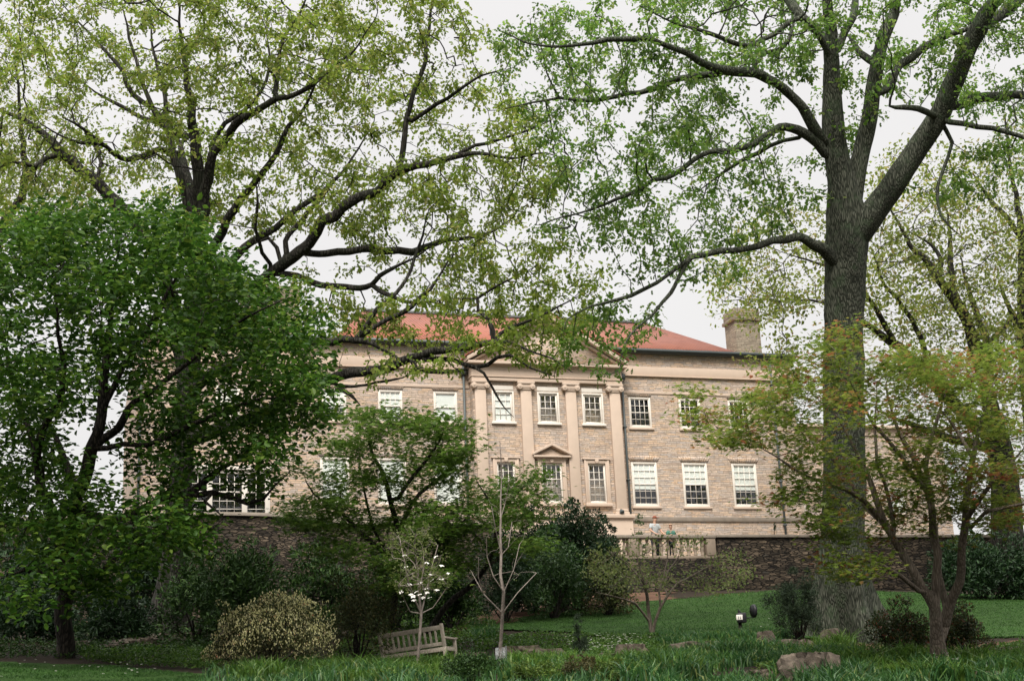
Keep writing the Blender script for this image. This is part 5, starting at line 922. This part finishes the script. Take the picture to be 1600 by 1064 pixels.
# ------------------------------------------------------------------ garden light
m_blk = flat('black_powder_coat', (.012, .012, .014), .45, .2, 10, .05, .4); m_lens = flat('frosted_lens', (.72, .68, .62), .25, .05, 20, .02, .5)
lb_ = at_d(1158, 36.8); k_ = 36.8/FPX
gl = empty('garden_light', lb_, 'black boxy garden floodlight with pale lens and separate round visor on a low post', 'light', rz=-YAW)
MB().tube([(0, 0, -.1), (0, 0, .34)], .045, 8).build('post', m_bark_d, gl)
MB().box(-.06, .16, -.12, .10, .34, .58).build('housing', m_blk, gl, bevel=.015)
MB().prism([(-.02, .58), (.06, .58), (-.02, .68)], -.05, .05).build('bracket', m_blk, gl, bevel=.006)
ln = MB().box(-.10, .06, -.15, -.122, .40, .53).build('lens', m_lens, gl, bevel=.01)
for x in (-.045, .0): MB().box(x-.006, x+.006, -.156, -.151, .42, .49).build('lens_bar', m_blk, ln)
MB().tube([(.16, 0, .46), (.36, 0, .46)], .012, 6).build('arm', m_blk, gl)
MB().tube([(.33, 0, .62), (.385, .02, .62)], [.15, .17], 18).build('visor', m_blk, gl, smooth=False)
gl.children[-1].scale = (1, .8, 1.0)
# ------------------------------------------------------------------ the two people on the terrace
def skin_mesh(name, V, E_, R, mat, parent, sub=1):
    me = bpy.data.meshes.new(name); me.from_pydata([tuple(v) for v in V], E_, []); o = bpy.data.objects.new(name, me); COL.objects.link(o)
    m = o.modifiers.new('skin', 'SKIN'); m.use_smooth_shade = True
    for i, r in enumerate(R): me.skin_vertices[0].data[i].radius = (r, r) if not isinstance(r, tuple) else r
    me.skin_vertices[0].data[0].use_root = True
    s = o.modifiers.new('subsurf', 'SUBSURF'); s.levels = s.render_levels = sub
    dg = bpy.context.evaluated_depsgraph_get(); ev = o.evaluated_get(dg); m2 = bpy.data.meshes.new_from_object(ev); o.modifiers.clear(); o.data = m2; m2.materials.clear(); m2.materials.append(mat); o.parent = parent
    for p in m2.polygons: p.use_smooth = True
    return o
m_skin = flat('skin', (.46, .27, .19), .6, .06, 8, .02)
def person(label, loc, H, rz, shirt, trousers, hairm, cap, face=0., short=1.0):
    o = empty('person', loc, label, 'person', 'people at the balustrade', rz); k = H/1.75
    # local: +y is behind, the figure faces -y; hands rest on the rail 0.34 m in front
    hz = 1.0/k-.0 if H > 1.6 else .985/k
    V = []; E_ = []; R = []
    def n(p, r, par=None):
        V.append(np.array(p)*k); R.append(r*k if not isinstance(r, tuple) else (r[0]*k, r[1]*k))
        if par is not None: E_.append((par, len(V)-1))
        return len(V)-1
    pel = n((0, .04, .95), (.14, .11)); ab = n((0, .02, 1.12), (.135, .10), pel); chs = n((0, 0, 1.32), (.15, .105), ab); nk = n((0, -.01, 1.46), .055, chs); nk2 = n((0, -.025, 1.52), .052, nk)
    c, s = math.cos(face), math.sin(face); hd = n((.01*s, -.03, 1.58), (.07, .082), nk2); h2 = n((.02*s, -.035, 1.65), (.076, .092), hd); n((.01*s, -.02, 1.715), (.058, .07), h2); nose = n((.105*s, -.03-.108*c, 1.612), .012, hd)
    hands = []
    for sd_ in (-1, 1):
        sh = n((sd_*.17, 0, 1.40), .06, chs); el = n((sd_*.25, -.06, 1.17), .043, sh); wr = n((sd_*.20, -.30, hz+.05), .027, el); pm = n((sd_*.19, -.36, hz+.035), (.036, .016), wr)
        for f in range(4):
            b1 = n((sd_*.19+(f-1.5)*.02, -.40, hz+.028), .0095, pm); b2 = n((sd_*.19+(f-1.5)*.022, -.43+.006*abs(f-1.4), hz+.015), .0085, b1); n((sd_*.19+(f-1.5)*.022, -.445+.008*abs(f-1.4), hz-.012), .0075, b2)
        t = n((sd_*.19-sd_*.04, -.355, hz+.03), .010, pm); n((sd_*.19-sd_*.055, -.385, hz+.02), .009, t)
        hp = n((sd_*.09, .04, .90), .095, pel); kn = n((sd_*.10, .02, .50), .058, hp); an = n((sd_*.105, .06, .09), .040, kn); n((sd_*.11, -.10, .035), .036, an)
    skin_mesh('body', V, E_, R, m_skin, o, 1)
    Vs = [(0, .03, .93), (0, .02, 1.12), (0, 0, 1.32), (0, -.005, 1.43)]; Rs = [(.165, .135), (.16, .125), (.175, .125), (.085, .08)]; Es = [(0, 1), (1, 2), (2, 3)]
    for sd_ in (-1, 1): a = len(Vs); Vs += [(sd_*.175, 0, 1.40), (sd_*.235, -.045, 1.22)]; Rs += [.080, .072]; Es += [(2, a), (a, a+1)]
    skin_mesh('shirt', [np.array(v)*k for v in Vs], Es, [(r[0]*k, r[1]*k) if isinstance(r, tuple) else r*k for r in Rs], shirt, o)
    Vs = [(0, .04, .93)]; Rs = [(.155, .125)]; Es = []
    for sd_ in (-1, 1): a = len(Vs); Vs += [(sd_*.09, .04, .86), (sd_*.10, .02, .50), (sd_*.105, .06, .14)]; Rs += [.108, .078, .066]; Es += [(0, a), (a, a+1), (a+1, a+2)]
    skin_mesh('trousers', [np.array(v)*k for v in Vs], Es, [(r[0]*k, r[1]*k) if isinstance(r, tuple) else r*k for r in Rs], trousers, o)
    hc = np.array([.02*s, -.025, 1.675])*k
    bm = bmesh.new(); bmesh.ops.create_uvsphere(bm, u_segments=20, v_segments=12, radius=1); bmesh.ops.delete(bm, geom=[v for v in bm.verts if v.co.z < (-.05 if cap else -.75) or (not cap and v.co.y*c-v.co.x*s < -.55 and v.co.z < .3)], context='VERTS')
    for v in bm.verts: v.co = Vector((v.co.x*.089*k, v.co.y*.105*k, v.co.z*(.095 if cap else .11)*k))+Vector(hc)
    me = bpy.data.meshes.new('cap' if cap else 'hair'); bm.to_mesh(me); bm.free(); me.materials.append(hairm); ho = bpy.data.objects.new(me.name, me); COL.objects.link(ho); ho.parent = o
    sol = ho.modifiers.new('thick', 'SOLIDIFY'); sol.thickness = .008
    if cap:
        mb = MB(); M_ = Matrix.Translation(Vector(hc)) @ Matrix.Rotation(face, 4, 'Z'); mb.prism([(-.075*k, -.002), (.075*k, -.002), (.06*k, .012), (-.06*k, .012)], -.19*k, -.09*k, M_); vo = mb.build('visor', hairm, o, bevel=.004)
        mb = MB(); mb.box(-.072*k, .072*k, -.105*k, -.085*k, -.05*k, -.018*k, M_); mb.build('sunglasses', m_blk, o, bevel=.004)
    else:
        for sd_ in (-1, 1): mb = MB(); M_ = Matrix.Translation(Vector(np.array([.01*s, -.03, 1.635])*k)) @ Matrix.Rotation(face, 4, 'Z'); mb.tube([(sd_*.03*k, -.088*k, 0), (sd_*.03*k, -.078*k, 0)], .009*k, 8, True, M_); mb.build('eye', m_blk, o)
    return o
m_tee = flat('pale_grey_tshirt', (.40, .42, .42), .85, .35, 14, .2); m_green = flat('teal_green_shirt', (.05, .16, .12), .85, .2, 10, .2)
m_trs = flat('dark_trousers', (.04, .045, .06), .9, .2, 10, .2); m_capm = flat('rust_red_cap', (.22, .065, .035), .8, .15, 10, .1); m_hair = flat('light_brown_hair', (.34, .20, .13), .7, .3, 30, .3)
person('person in pale grey t-shirt and rust cap leaning on the rail', (2.96, -4.56, 9.42), 1.82, .25, m_tee, m_trs, m_capm, True, .8)
person('shorter person in teal shirt with light hair resting both hands on the rail', (3.66, -4.56, 9.42), 1.47, .1, m_green, m_trs, m_hair, False, -.3)
